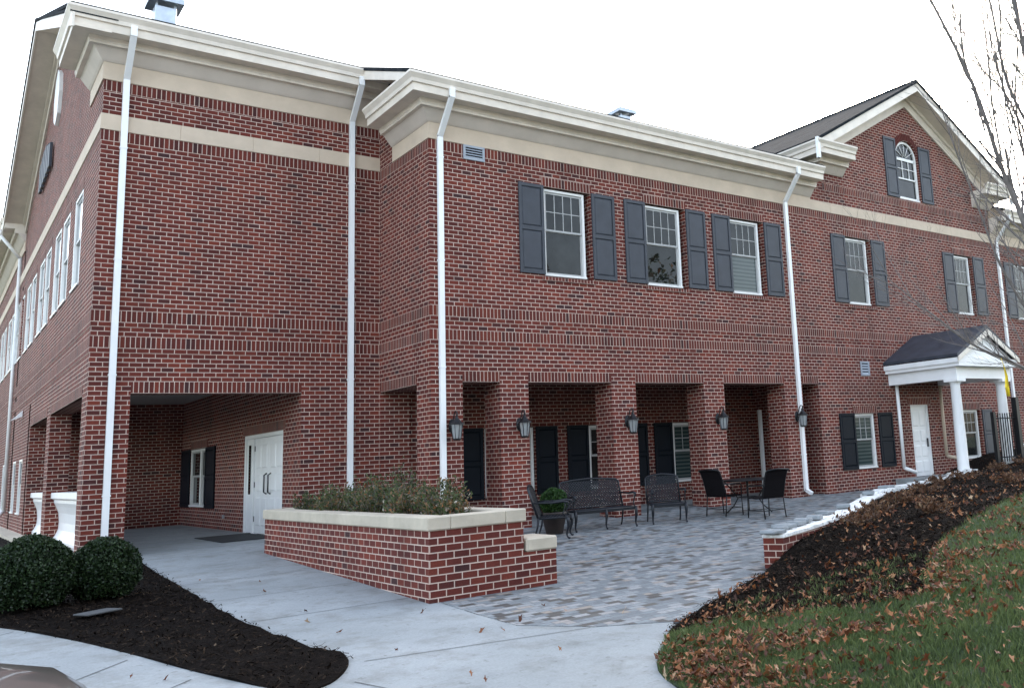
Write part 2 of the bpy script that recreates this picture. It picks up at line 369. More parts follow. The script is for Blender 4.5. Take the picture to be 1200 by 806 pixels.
_n = len(cp); A = np.zeros((_n+3, _n+3)); d2 = ((cp[:, None, :2]-cp[None, :, :2])**2).sum(-1)
A[:_n, :_n] = _k(d2) + np.eye(_n)*0.5; A[:_n, _n] = 1; A[:_n, _n+1:] = cp[:, :2]; A[_n, :_n] = 1; A[_n+1:, :_n] = cp[:, :2].T
sol = np.linalg.solve(A, np.concatenate([cp[:, 2], [0, 0, 0]]))
def H(x, y):
    x = np.asarray(x, float); y = np.asarray(y, float)
    r2 = (x[..., None]-cp[:, 0])**2 + (y[..., None]-cp[:, 1])**2
    return np.minimum(_k(r2)@sol[:_n] + sol[_n] + sol[_n+1]*x + sol[_n+2]*y, 1.3)

def inpoly(x, y, poly):
    x = np.asarray(x); y = np.asarray(y); c_ = np.zeros(x.shape, bool); n_ = len(poly); j = n_-1
    for i in range(n_):
        xi, yi = poly[i]; xj, yj = poly[j]
        with np.errstate(divide='ignore', invalid='ignore'):
            c_ ^= ((yi > y) != (yj > y)) & (x < (xj-xi)*(y-yi)/(yj-yi+1e-12)+xi)
        j = i
    return c_
def smooth_line(pts, n_=6):
    out = []
    P = [np.array(p, float) for p in pts]; P = [2*P[0]-P[1]] + P + [2*P[-1]-P[-2]]
    for i in range(1, len(P)-2):
        for k in range(n_):
            t = k/n_; out.append(tuple(0.5*((2*P[i]) + (-P[i-1]+P[i+1])*t + (2*P[i-1]-5*P[i]+4*P[i+1]-P[i+2])*t*t + (-P[i-1]+3*P[i]-3*P[i+1]+P[i+2])*t**3)))
    out.append(tuple(P[-2])); return out
def sheet(name, poly, hf, step, mat, skirt=0.0, uv='box'):
    """a ground sheet with the outline poly and heights hf(x,y)"""
    xs = [p[0] for p in poly]; ys = [p[1] for p in poly]
    out = []
    for i in range(len(poly)):
        a = np.array(poly[i]); b_ = np.array(poly[(i+1) % len(poly)]); k = max(1, int(np.linalg.norm(b_-a)/step))
        for t in range(k): out.append(tuple(a+(b_-a)*t/k))
    gx, gy = np.meshgrid(np.arange(min(xs)+step/2, max(xs), step), np.arange(min(ys)+step/2, max(ys), step))
    gx = gx.ravel(); gy = gy.ravel(); k = inpoly(gx, gy, poly); pts = out + list(zip(gx[k], gy[k]))
    vs, es, fs, *_ = delaunay_2d_cdt([Vector(p) for p in pts], [], [list(range(len(out)))], 1, 1e-5)
    mb = MB(uv=uv); X = np.array([v[0] for v in vs]); Y = np.array([v[1] for v in vs]); Z = hf(X, Y)
    P = [(float(a), float(b_), float(c_)) for a, b_, c_ in zip(X, Y, Z)]
    fl = []
    for f in fs:
        ar = (P[f[1]][0]-P[f[0]][0])*(P[f[2]][1]-P[f[0]][1])-(P[f[2]][0]-P[f[0]][0])*(P[f[1]][1]-P[f[0]][1])
        fl.append(tuple(f) if ar > 0 else tuple(f[::-1]))
    mb.add(P, fl, True)
    if skirt:
        n_ = len(out); b = len(P)
        Pz = hf(np.array([o[0] for o in out]), np.array([o[1] for o in out]))
        ring = [(o[0], o[1], float(z)) for o, z in zip(out, Pz)] + [(o[0], o[1], float(z)-skirt) for o, z in zip(out, Pz)]
        area = sum(out[i][0]*out[(i+1) % n_][1]-out[(i+1) % n_][0]*out[i][1] for i in range(n_))
        mb.add(ring, [((i, i+n_, (i+1) % n_+n_, (i+1) % n_) if area > 0 else (i, (i+1) % n_, (i+1) % n_+n_, i+n_)) for i in range(n_)])
    return mb.build(name, mat)
Gv = np.vectorize(G)

# ------------------------------------------------------------------ ground, walks, beds
BND = smooth_line([(1.9,-30),(1.9,-20),(1.95,-16),(2.3,-13.2),(3.0,-12.15),(3.8,-11.45),(4.92,-10.88),(5.9,-10.45),(6.68,-10.1),(8.0,-9.6),(10,-8.6),(12.5,-7.1),(15,-5.8),(18.1,-5.0),(19.35,-4.7)], 6)
lawn_edge = smooth_line([(3.3,-11.9),(3.85,-12.1),(4.18,-12.64),(4.44,-13.1),(4.75,-13.42),(5.15,-13.4),(6.09,-12.81),(7.19,-12.26),(8.76,-11.81),(11,-11.2),(14,-10.6),(20,-9.5),(30,-9),(45,-9)], 5)
wob = lambda P, a=0.05: [(x+a*sin(7*x+3*y)*.6+a*.5*sin(23*x), y+a*cos(9*x-2*y)*.6+a*.5*cos(19*y)) for x, y in P]
lawn_edge = wob(lawn_edge)
# ground base: one sheet to the horizon, lying just under the paved surfaces
def base_h(x, y):
    g_ = Gv(y)-0.14
    right = inpoly(x, y, BND + [(19.35,-2.5),(400,-2.5),(400,-30)])
    return np.where(right, H(x, y)-0.15, np.where(y < -22, -0.95, g_))
xs = np.concatenate([[-600,-300,-120,-60], np.arange(-30, 50, 0.5), [60,120,300,600]]); ys = np.concatenate([[-600,-300,-120,-60], np.arange(-32, 30, 0.5), [60,120,300,600]])
gx, gy = np.meshgrid(xs, ys); gz = base_h(gx.ravel(), gy.ravel()).reshape(gx.shape)
gz = np.where((np.abs(gx) > 52) | (np.abs(gy) > 52), -0.9, gz)
mb = MB(); nx, ny = len(xs), len(ys)
mb.add([(float(a), float(b_), float(c_)) for a, b_, c_ in zip(gx.ravel(), gy.ravel(), gz.ravel())], [(j*nx+i, j*nx+i+1, (j+1)*nx+i+1, (j+1)*nx+i) for j in range(ny-1) for i in range(nx-1)], True)
struct(mb.build('ground', 'turf'))
mb = MB(); mb.add([(-60,-30.01,-.80),(1.9,-30.01,-.80),(60,-38,-.70),(60,-90,-.8),(-60,-90,-.8)], [(4,3,2,1,0)]); struct(mb.build('bounce_drive', 'concrete'))  # unseen sunlit concrete sheet, added to bounce light up onto the front
iB = min(range(len(BND)), key=lambda i: (BND[i][0]-3.3)**2+(BND[i][1]+11.9)**2)
lawn_poly = BND[:iB] + lawn_edge + [(45,-30)]
mulch_poly = BND[iB:] + [(19.4,-2.54),(45,-2.54),(45,-9)] + lawn_edge[::-1]
hill = lambda x, y: H(x, y) + 0.015*np.sin(9*x+2*y)*np.cos(7*y)
struct(sheet('lawn', lawn_poly, hill, 0.3, 'turf'))
struct(sheet('mulch_slope', mulch_poly, hill, 0.22, 'mulch', skirt=0.15))
# paver patio edge against the concrete
patio_poly = [(4.18,-8.56),(2.55,-8.58),(2.53,-9.5),(2.55,-10.35),(3.05,-11.0),(3.72,-11.40)] + BND[next(i for i, p in enumerate(BND) if p[0] > 3.78):] + [(19.35,-2.56),(16.15,-2.56),(16.15,-1.3),(13.2,-1.25),(10.2,-1.65),(9.0,-2.05),(7.2,-2.4),(5.3,-2.8),(4.2,-3.0)]
struct(sheet('patio', patio_poly, lambda x, y: Gv(y)+0.006, 0.5, 'paver', skirt=0.1))
bed_right = smooth_line([(0.72,-1.2),(0.64,-3.07),(0.60,-5.5),(0.61,-8.02),(0.74,-9.7),(0.84,-10.3),(0.68,-10.78),(0.38,-11.15),(0.12,-11.05),(-0.26,-9.85),(-0.57,-8.6),(-0.95,-7.3),(-1.42,-6.05),(-2.3,-4.4),(-4.2,-1.0),(-7,4),(-12,14)], 5)
bed_poly = [(0.0,-0.02),(0.66,-0.02),(0.70,-0.6)] + bed_right + [(-14,30),(-0.36,30),(-0.36,-0.02)]
def cut_walk():
    return [(-30,-30),(1.9,-30)] + BND[1:next(i for i, p in enumerate(BND) if p[0] > 3.72)] + [(3.72,-11.40),(3.05,-11.0),(2.55,-10.35),(2.53,-9.5),(2.55,-8.58),(4.18,-8.56),(4.2,-3.0),(5.3,-2.8),(7.2,-2.4),(9.0,-2.05),(10.2,-1.65),(13.2,-1.25),(16.13,-1.3),(16.13,-0.02),(5.2,-0.02),(3.62,-0.02),(3.58,10.6),(0.3,10.6),(0.3,0.02),(0.66,-0.02),(0.70,-0.6)] + bed_right + [(-30,14)]
walk = sheet('walkway', cut_walk(), lambda x, y: Gv(y)+0.0, 0.5, 'concrete', skirt=0.12); struct(walk)
# saw-cut joints in the concrete
mb = MB()
for (a, b_) in (((0.66,-4.6),(2.42,-4.6)),((0.64,-8.0),(2.42,-8.0)),((0.9,-10.6),(3.0,-11.0)),((-0.35,-10.1),(-3.2,-12.8)),((0.75,-1.2),(2.4,-1.2)),((0.7,0.25),(3.58,0.25)),((-1.3,-6.5),(-6,-10.5)),((0.6,-11.2),(1.6,-14.5)),((0.62,-6.3),(2.42,-6.3)),((0.7,3.6),(3.58,3.6)),((0.7,7.1),(3.58,7.1)),((-.62,-8.9),(-3.4,-11.9))):
    a = np.array(a); b_ = np.array(b_); d = (b_-a)/np.linalg.norm(b_-a); q = np.array([-d[1], d[0]])*0.006; K = 8
    for k in range(K):
        p0 = a+(b_-a)*k/K; p1 = a+(b_-a)*(k+1)/K
        mb.quad(*[(float(p[0]), float(p[1]), G(p[1])+0.004) for p in (p0-q, p1-q, p1+q, p0+q)])
struct(mb.build('walkway_joints', 'slab'))
bed_h = lambda x, y: Gv(y) + 0.012 + 0.016*np.sin(5*x+y*3)*np.cos(4*y) + 0.012*np.sin(17*x-3*y)*np.cos(13*y)
struct(sheet('mulch_bed', bed_poly, bed_h, 0.25, 'mulch', skirt=0.15))

# ------------------------------------------------------------------ the building
D = -2.534; W = 5.19; ZL = 2.845; TH = 0.40
bld = thing('brick_building', 'large two storey red brick building with pale stone bands, cream eaves and grey shutters', 'building')
FRONT0 = lambda p: (p[0], p[1], p[2])
def at_front(y0): return lambda p: (p[0], y0+p[1], p[2])
def at_west(x0): return lambda p: (x0+p[1], -p[0], p[2])        # local x = -Y
ZC = [ZL+12*CH, ZL+15*CH]
def wall(name, T, u0, u1, z0, z1, openings=(), th=TH, ends=(True, True)):
    """rectangular wall with rectangular openings; local coordinates u, depth, z"""
    parts = []
    us = sorted({u0, u1, *[o[0] for o in openings], *[o[1] for o in openings]}); us = [u for u in us if u0 <= u <= u1]
    zs = sorted({z0, z1, *[o[2] for o in openings], *[o[3] for o in openings], *[z for z in ZC if z0 < z < z1]}); zs = [z for z in zs if z0 <= z <= z1]
    def solid(i, j):
        if i < 0 or j < 0 or i >= len(us)-1 or j >= len(zs)-1: return False
        cu = (us[i]+us[i+1])/2; cz = (zs[j]+zs[j+1])/2
        return not any(o[0] < cu < o[1] and o[2] < cz < o[3] for o in openings)
    A_ = MB(T, 'brick'); B_ = MB(T, 'brick'); B_.vs = CH/2
    for i in range(len(us)-1):
        for j in range(len(zs)-1):
            if not solid(i, j): continue
            a, b_, c_, d = us[i], us[i+1], zs[j], zs[j+1]
            mb = B_ if ZC[0]-1e-4 < (c_+d)/2 < ZC[1] else A_
            mb.quad((a,0,c_),(b_,0,c_),(b_,0,d),(a,0,d)); mb.quad((b_,th,c_),(a,th,c_),(a,th,d),(b_,th,d))
            if not solid(i-1, j) and (i > 0 or ends[0]): mb.quad((a,th,c_),(a,0,c_),(a,0,d),(a,th,d))
            if not solid(i+1, j) and (i < len(us)-2 or ends[1]): mb.quad((b_,0,c_),(b_,th,c_),(b_,th,d),(b_,0,d))
            if not solid(i, j-1): mb.quad((a,0,c_),(a,th,c_),(b_,th,c_),(b_,0,c_))
            if not solid(i, j+1): mb.quad((a,0,d),(b_,0,d),(b_,th,d),(a,th,d))
    # join the half-course band into the same mesh, keeping its own uv shift
    o = A_.build(name, 'brick', bld)
    if B_.f:
        me = o.data; base = len(A_.v)
        me2 = bpy.data.meshes.new(name); me2.from_pydata(A_.v+B_.v, [], A_.f+[tuple(i+base for i in f) for f in B_.f]); me2.update()
        ul = me2.uv_layers.new(name='UVMap'); dat = []
        for k, p in enumerate(me2.polygons):
            sh = 0 if k < len(A_.f) else CH/2
            n_ = p.normal
            for vi in p.vertices:
                x, y, z = me2.vertices[vi].co
                dat += [x if abs(n_.y) >= abs(n_.x) else y, z-3.0575+sh] if abs(n_.z) < .7 else [x, y]
        ul.data.foreach_set('uv', dat); me2.materials.append(MATS['brick']); o.data = me2
    return o
def soldier(T, u0, u1, z0, h=0.2125, proj=0.010, depth=0.05, e0=0, e1=0):
    mb = MB(T, 'soldier'); mb.z0 = z0
    mb.box(u0-e0, u1+e1, -proj, depth, z0, z0+h); return mb.build('soldier_course', 'soldier_brick', bld)

TF0, TM, TW, TR = at_front(0), at_front(D), at_west(0), at_west(W)
# left wing front wall
wall('wall', TF0, 0.0, W, -0.3, 8.70, [(0.65, 3.60, -0.4, ZL)], ends=(False, False))
# left facade (local u = -Y)
lw = [(2.10,3.25),(4.10,5.30),(5.65,6.85),(7.70,8.90),(9.20,10.40),(11.30,12.50),(12.85,14.05),(14.90,16.1),(16.45,17.65),(18.5,19.7),(20.05,21.25),(22.1,23.3),(23.65,24.85),(25.7,26.9),(27.2,28.4)]
ops = [(-b_, -a, 5.13, 7.12) for a, b_ in lw] + [(-5.75,-0.65,0.0,ZL),(-10.45,-6.40,0.0,ZL)] + [(-13.1,-12.1,0.55,2.06),(-15.2,-14.2,0.55,2.06),(-19.4,-18.4,0.55,2.06)]
wall('wall', TW, -30, 0, -0.35, 8.65, ops, ends=(True, False))
# gable triangle of the left facade, above the belt
YR, ZR = 7.9, 12.82
def rake_z(y): return 9.55 + (min(y, 2*YR-y)+0.62)*(ZR-9.55)/(YR+0.62)
mb = MB(uv='brick'); mb.prism([(0.0,8.65),(15.6,8.65),(15.8,rake_z(15.8)-.25),(YR,ZR-.25),(0.0,rake_z(0)-.25)], 'x', 0.0, 0.4); mb.build('gable_wall', 'brick', bld)
# main block: return wall and front wall
wall('wall', TR, 0.0, -D, -0.3, 7.72, [(0.05, 1.884, -0.4, ZL)], th=0.65, ends=(False, False))
UPW = [(7.78,9.00),(10.53,11.76),(13.24,14.44),(17.72,18.87),(23.10,24.18),(26.72,27.85),(30.2,31.35),(33.6,34.75)]
ARC = [(5.84,6.65),(7.30,9.38),(10.04,12.07),(12.72,14.83),(15.50,16.14)]
GW = [(17.50,18.48,0.50,2.03),(22.76,23.70,0.52,2.06),(26.9,27.9,0.6,2.1)]
opsM = [(a, b_, 5.09, 7.08) for a, b_ in UPW] + [(a, b_, -0.4, ZL) for a, b_ in ARC] + GW + [(20.08,20.98,-0.4,2.24)]
wall('wall', TM, W+0.651, 16.14, -0.35, 7.72, [o for o in opsM if o[1] < 16.2], th=0.65, ends=(False, False))
wall('wall', TM, 16.14, 40, -0.35, 7.72, [o for o in opsM if o[0] > 16.2], th=0.35)
mb = MB(uv='brick'); mb.box(W+0.0, W+0.651, D+0.001, D+0.03, ZL, 7.72); 
wall('wall', TM, W, W+0.651, -0.35, 7.72, [], th=0.03, ends=(False, False))
wall('wall', TR, 0.0, 0.80, 7.72, 8.66, [], ends=(False, True))
# arcade inside: back wall, end wall, ceiling
wall('wall', at_front(0.0), W, 16.5, -0.3, 3.1, [(7.60,8.90,.46,2.04),(10.42,11.84,.46,2.04),(13.08,14.4,.46,2.04)], th=0.3)
mb = MB(uv='brick'); mb.box(16.142, 16.5, D+0.35, -0.001, -0.3, 3.1); mb.build('wall', 'brick', bld)
mb = MB(); mb.box(W+0.1, 16.3, D+0.3, 0.01, 3.05, 3.15); mb.build('arcade_ceiling', 'void', bld)  # ceiling coloured near black, putting the arcade's deep shade into it
# porch inside
wall('wall', at_west(3.60), -10.7, -0.401, -0.2, 3.45, [(-4.10,-1.15,-0.2,2.17),(-9.45,-7.70,0.50,2.06)], th=0.3, ends=(True, False))
mb = MB(uv='brick'); mb.box(0.0, 3.9, 10.66, 10.95, -0.2, 3.45); mb.build('wall', 'brick', bld)
mb = MB(); mb.box(0.35, 3.65, 0.35, 10.7, 3.40, 3.5); mb.build('porch_ceiling', 'ceiling', bld)
mb = MB(); mb.box(0.42, 3.58, 10.55, 10.66, 0, 0.004); 
# gable of the right wing with its arched window
GX, GZ = 21.2, 12.3                     # outer ridge
def gz_(x): return GZ-0.55-abs(x-GX)*0.565
ax, ar_, asp, asl = 21.12, 0.56, 9.98, 8.60
outer = [(15.9,7.721),(25.5,7.721),(25.5,gz_(25.5)),(GX,gz_(GX)),(16.9,gz_(16.9)),(16.9,8.75),(15.9,8.6)]
hole = [(ax-ar_,asl),(ax+ar_,asl)] + [(ax+ar_*cos(t), asp+ar_*sin(t)) for t in np.linspace(0, pi, 17)] 
tri = tessellate_polygon([[Vector((x, z, 0)) for x, z in outer], [Vector((x, z, 0)) for x, z in hole[::-1]]])
allp = outer + hole[::-1]; mb = MB(uv='brick')
def tri_fix(t):
    a, b_, c_ = (allp[i] for i in t); s_ = (b_[0]-a[0])*(c_[1]-a[1])-(c_[0]-a[0])*(b_[1]-a[1]); return tuple(t) if s_ > 0 else tuple(t[::-1])
mb.add([(x, D, z) for x, z in allp], [tri_fix(t) for t in tri])
for i in range(len(hole)):
    a = hole[i]; b_ = hole[(i+1) % len(hole)]; mb.quad((a[0],D,a[1]),(a[0],D+.3,a[1]),(b_[0],D+.3,b_[1]),(b_[0],D,b_[1]))
mb.prism([(16.9,7.72),(25.5,7.72),(25.5,gz_(25.5)),(GX,gz_(GX)),(16.9,gz_(16.9))], 'y', D+0.3, D+0.35)
mb.build('gable_wall', 'brick', bld)
mb = MB(uv='brick'); mb.box(25.15, 25.5, D+0.01, 6, 7.7, 9.3); mb.build('wall', 'brick', bld)

# far side walls close the building
for bx_ in ((0.0, 40.0, 15.6, 15.99, -1, 9.7), (39.6, 39.99, D+.36, 15.59, -1, 9.7), (6.0, 6.3, 16.0, 34.0, -1, 12.4), (0.41, 5.99, 33.6, 34.0, -1, 9.7)):
    mb = MB(uv='brick'); mb.box(*bx_); mb.build('wall', 'brick', bld)
mb = MB(); mb.box(0.42, 39.5, 0.45, 15.5, 8.9, 9.0); mb.build('attic_floor', 'void', bld)
# soldier courses
for (T, a, b_, e0, e1) in ((TF0, 0, W, .0085, 0), (TW, -30, 0, 0, .0085), (TR, 0.0, -D, 0, .0085), (TM, W, 40, .0085, 0)):
    soldier(T, a, b_, ZL+9.5*CH, e0=e0, e1=e1); soldier(T, a, b_, ZL+15*CH, e0=e0, e1=e1)
    soldier(T, a, b_, 7.69-0.2125, proj=.004, e0=e0*.4, e1=e1*.4)
    mb = MB(T, 'brick'); mb.vs = 0; mb.box(a-(0.0065 if e0 else 0), b_+(0.0065 if e1 else 0), -0.008, 0.02, ZL+8.5*CH, ZL+9.5*CH-0.001); mb.build('brick_ledge', 'brick', bld)
    mb = MB(T, 'brick'); mb.vs = CH/2; mb.box(a-(0.0065 if e0 else 0), b_+(0.0065 if e1 else 0), -0.008, 0.02, ZL+14*CH, ZL+15*CH-0.001); mb.build('brick_ledge', 'brick', bld)
soldier(TF0, 0.001, W, 8.65-0.2125, proj=.004)
for T, L in ((TF0, [(0.65, 3.60)]), (TW, [(-5.75,-0.65),(-10.45,-6.40)]), (TR, [(0.05, 1.884)]), (TM, ARC)):
    for a, b_ in L: soldier(T, a, b_, ZL, proj=.005)
for T, L in ((TM, [(a, b_, 7.08) for a, b_ in UPW] + [(a, b_, z) for a, b_, _, z in GW] + [(20.0,21.06,2.24)]), (TW, [(-b_, -a, 7.12) for a, b_ in lw]), (at_west(3.6), [(-4.2,-1.05,2.17),(-9.5,-7.65,2.06)])):
    for a, b_, z in L: soldier(T, a-.04, b_+.04, z, proj=.005)
for a, b_ in UPW: soldier(TM, a-.06, b_+.06, 5.09-.085, h=.085, proj=.03)
mb = soldier(TM, 16.95, 25.45, 8.33, proj=.012)
# arched soldier ring over the gable window
mb = MB(uv='soldier'); mb.z0 = 0
K = 26
for k in range(K):
    t0 = pi*k/K+.012; t1 = pi*(k+1)/K-.012; r1, r2 = ar_+.01, ar_+.22
    mb.prism([(ax+r1*cos(t0),asp+r1*sin(t0)),(ax+r2*cos(t0),asp+r2*sin(t0)),(ax+r2*cos(t1),asp+r2*sin(t1)),(ax+r1*cos(t1),asp+r1*sin(t1))], 'y', D-.012, D+.02)
o = mb.build('brick_arch', 'soldier_brick', bld)
for lp in o.data.uv_layers[0].data: lp.uv = (0.1, lp.uv[1]*0+0.04)

# stone bands
def band(T, a, b_, z0, z1, proj=0.02, joint=1.22, name='stone_band'):
    mb = MB(T); x = a
    k = max(1, round((b_-a)/joint)); st = (b_-a)/k
    for i in range(k): mb.box(a+i*st+(0.004 if i else 0), a+(i+1)*st-(0.004 if i < k-1 else 0), -proj, 0.05, z0, z1)
    mb.box(a+.01, b_-.01, -proj+.008, .05, z0+.001, z1-.001)
    mb.build(name, 'stone', bld)
band(TF0, -0.0185, W, 7.69, 7.99); band(TW, -30, 0.0185, 7.69, 7.99)
band(TM, 16.02, 25.5, 7.69, 7.97)
def cornice(path, zf, close0=True, close1=True, frieze=True):
    """path of (x,y) with outward side on the right hand of travel; builds frieze, cornice and gutter with mitred corners"""
    P = [Vector(p) for p in path]; n_ = len(P); mit = []
    for i in range(n_):
        ns = []
        if i > 0: d = (P[i]-P[i-1]).normalized(); ns.append(Vector((d.y, -d.x)))
        if i < n_-1: d = (P[i+1]-P[i]).normalized(); ns.append(Vector((d.y, -d.x)))
        m_ = ns[0] if len(ns) == 1 else (ns[0]+ns[1])/(1+ns[0].dot(ns[1])); mit.append(m_)
    def sweep(name, prof, mat, dz=0.0):
        mb = MB(); k = len(prof); pts = []
        for i in range(n_):
            for o_, z in prof:
                q = P[i]+mit[i]*o_; pts.append((q.x, q.y, zf+z))
        fs = []
        for i in range(n_-1):
            for j in range(k):
                jj = (j+1) % k; fs.append((i*k+j, i*k+jj, (i+1)*k+jj, (i+1)*k+j))
        fs.append(tuple(range(k-1, -1, -1))); fs.append(tuple((n_-1)*k+j for j in range(k)))
        mb.add(pts, fs); return mb.build(name, mat, bld)
    if frieze: sweep('frieze', [(-.02,0),(.025,0),(.025,.335),(-.02,.335)], 'stone')
    sweep('cornice_cove', [(-.02,.335),(.035,.335),(.07,.37),(.215,.56),(-.02,.56)], 'cove')
    sweep('cornice_crown', [(-.02,.56),(.29,.56),(.29,.60),(.305,.62),(.305,.70),(-.02,.70)], 'trim')
    sweep('eave', [(-.02,.70),(.545,.70),(.565,.70),(.565,.87),(-.02,.87)], 'trim')
    sweep('gutter', [(.566,.86),(.60,.86),(.615,.93),(.665,1.0),(.675,1.01),(.675,1.055),(.66,1.055),(.655,1.02),(.566,1.02)], 'fascia')
cornice([(0,1.65),(0,0),(W-.03,0)], 8.65)
cornice([(W,-0.75),(W,D),(16.38,D)], 7.69)
cornice([(16.9,0.5),(16.9,D),(17.85,D)], 8.50, frieze=False)
cornice([(24.55,D),(25.5,D),(25.5,0.5)], 8.50, frieze=False)
cornice([(25.52,D),(40,D)], 7.69)
cornice([(0,34),(0,15.9)], 8.65)
# rakes
def rake(name, kind, e, top, z_e, z_t, wallp, out):
    """one sloping roof edge: fascia, soffit and frieze board. kind 'y': gable faces -Y (runs in x); 'x': faces -X (runs in y)"""
    def sl(o0, o1, dz0, dz1, nm, mat, in_=0.0):
        e_ = e+(in_ if top > e else -in_); z_e_ = z_e+(z_t-z_e)*in_/abs(top-e)
        poly = [(e_,z_e_+dz0),(top,z_t+dz0),(top,z_t+dz1),(e_,z_e_+dz1)]
        mb = MB(); mb.prism(poly, 'y' if kind == 'y' else 'x', wallp-o1, wallp-o0); mb.build(nm, mat, bld)
    sl(out-.04, out, -.27, 0, 'rake_fascia', 'fascia'); sl(-.01, out-.041, -.25, -.20, 'rake_soffit', 'trim')
    sl(-.012, .05, -.62, -.252, 'rake_board', 'trim', .64)
    sl(.051, .12, -.36, -.252, 'rake_moulding', 'trim', .64)
    sl(-.1, out+.03, .002, .06, 'rake_shingles', 'shingle')
rake('r', 'y', 16.33, GX, 9.55, GZ, D, 0.60); rake('r', 'y', 26.07, GX, 9.55, GZ, D, 0.60)
rake('r', 'x', -0.62, YR, 9.56, ZR+.12, 0, 0.60); rake('r', 'x', 2*YR+.62, YR, 9.56, ZR+.12, 0, 0.60)
mb = MB(); mb.prism([(-3.13,8.55),(-0.55,9.50),(-0.55,9.70),(-3.13,8.72)], 'x', W-.60, W-.56); mb.build('rake_fascia', 'fascia', bld)
mb = MB(); mb.prism([(-3.13,8.58),(0.0,9.76),(0.0,9.80),(-3.13,8.62)], 'x', W-.56, W+.1); mb.build('rake_soffit', 'trim', bld)
# roofs
def roof_poly(pts, name='roof', mat='shingle', uv='roof_x', th=0.08):
    mb = MB(uv=uv); k = len(pts); mb.add(list(pts)+[(x, y, z-th) for x, y, z in pts], [tuple(range(k)), tuple(range(2*k-1, k-1, -1))] + [((i+k), (i+1) % k+k, (i+1) % k, i) for i in range(k)]); return mb.build(name, mat, bld)
zr = lambda y: 9.765 + (y+0.60)*.379
roof_poly([(-.62,-.60,zr(-.60)),(W-.62,-.60,zr(-.60)),(W-.62,YR,zr(YR)),(-.62,YR,zr(YR))])
roof_poly([(W-.62,-3.134,zr(-3.134)),(16.42,-3.134,zr(-3.134)),(16.42,D-.01,zr(D)),(16.85,D+.4,zr(D+.4)),(16.85,YR,zr(YR)),(W-.62,YR,zr(YR))])
roof_poly([(25.6,-3.134,zr(-3.134)),(40,-3.134,zr(-3.134)),(40,YR,zr(YR)),(25.6,YR,zr(YR))])
roof_poly([(16.86,3,zr(3)),(25.59,3,zr(3)),(25.59,YR,zr(YR)),(16.86,YR,zr(YR))])
roof_poly([(40,2*YR+.60,zr(-.60)),(-.62,2*YR+.60,zr(-.60)),(-.62,YR,zr(YR)),(40,YR,zr(YR))])
roof_poly([(16.28,D-.64,9.62),(GX,D-.64,GZ+.07),(GX,9,GZ+.07),(16.28,9,9.62)][::-1], uv='roof_y'); roof_poly([(26.12,D-.64,9.62),(GX,D-.64,GZ+.07),(GX,9,GZ+.07),(26.12,9,9.62)], uv='roof_y')
roof_poly([(-.62,16.5,9.75),(6,16.5,12.6),(6,34,12.6),(-.62,34,9.75)][::-1], uv='roof_y')
mb = MB(); mb.box(16.88, 17.0, D+.36, 6, 7.7, 9.6); mb.build('siding', 'white_paint', bld)
mb = MB(); mb.tube([(GX,D-.6,GZ+.08),(GX,9,GZ+.08)], .05, 6); mb.build('ridge_cap', 'shingle', bld)
# gutter of the gable's left eave
# downspouts
def downspout(x, y, ztop, zbot, sx=1.0, out=0.62, ang=0, kick=True, zg=None):
    """x,y on the wall face; comes from the gutter at offset out, elbows in to the wall and drops"""
    mb = MB()
    def rect(p, q, w_=.052, d_=.038):
        p = Vector(p); q = Vector(q); d = (q-p).normalized(); side = Vector((1,0,0)); o_ = d.cross(side).normalized()
        P = []
        for c_ in (p, q):
            for a, b_ in ((-1,-1),(1,-1),(1,1),(-1,1)): P.append(c_+side*a*w_+o_*b_*d_)
        mb.add(P, [(0,3,2,1),(4,5,6,7),(0,1,5,4),(1,2,6,5),(2,3,7,6),(3,0,4,7)])
    zs = ztop
    rect((x, y-out, zs), (x, y-out, zs-.20)); rect((x, y-out, zs-.17), (x, y-.05, zs-.17-(out-.05)*1.15)); zb = zs-.15-(out-.05)*1.15
    rect((x, y-.05, zb), (x, y-.05, zbot+(.10 if kick else 0)))
    if kick: rect((x, y-.05, zbot+.12), (x, y-.22, zbot+.03))
    o = mb.build('downspout', 'white_paint', bld)
    # straps
    z = zbot+1.0
    while z < zb-.3:
        ms = MB(); ms.box(x-.062, x+.062, y-.094, y-.001, z, z+.03); ms.build('downspout_strap', 'white_paint', o); z += 2.1
    return o
downspout(0.35, 0, 9.53, 0.05); downspout(4.56, 0, 9.53, 0.0); downspout(5.40, D, 8.57, 0.0); downspout(15.32, D, 8.57, 0.0)
downspout(25.75, D, 8.57, 0.8)
mb = MB(); mb.box(15.95, 16.04, -.42, -.34, 0.0, 2.3); mb.build('downspout', 'white_paint', bld)
# left facade downspout
mb = MB(); X = -.06
for p, q in (((-.62,16.9,9.5),(-.62,16.9,9.3)),((-.62,16.9,9.32),(X,16.9,8.6)),((X,16.9,8.62),(X,16.9,.55)),((X,16.9,.6),(-.35,16.7,.25))):
    mb.tube([p, q], .055, 6)
mb.build('downspout', 'window_trim', bld)
# gable downspouts at the eave ends (short leaders)
for x in (16.25, 26.15):
    mb = MB(); mb.box(x-.05, x+.05, D-.62, D-.54, 9.0, 9.6); mb.build('downspout', 'white_paint', bld)

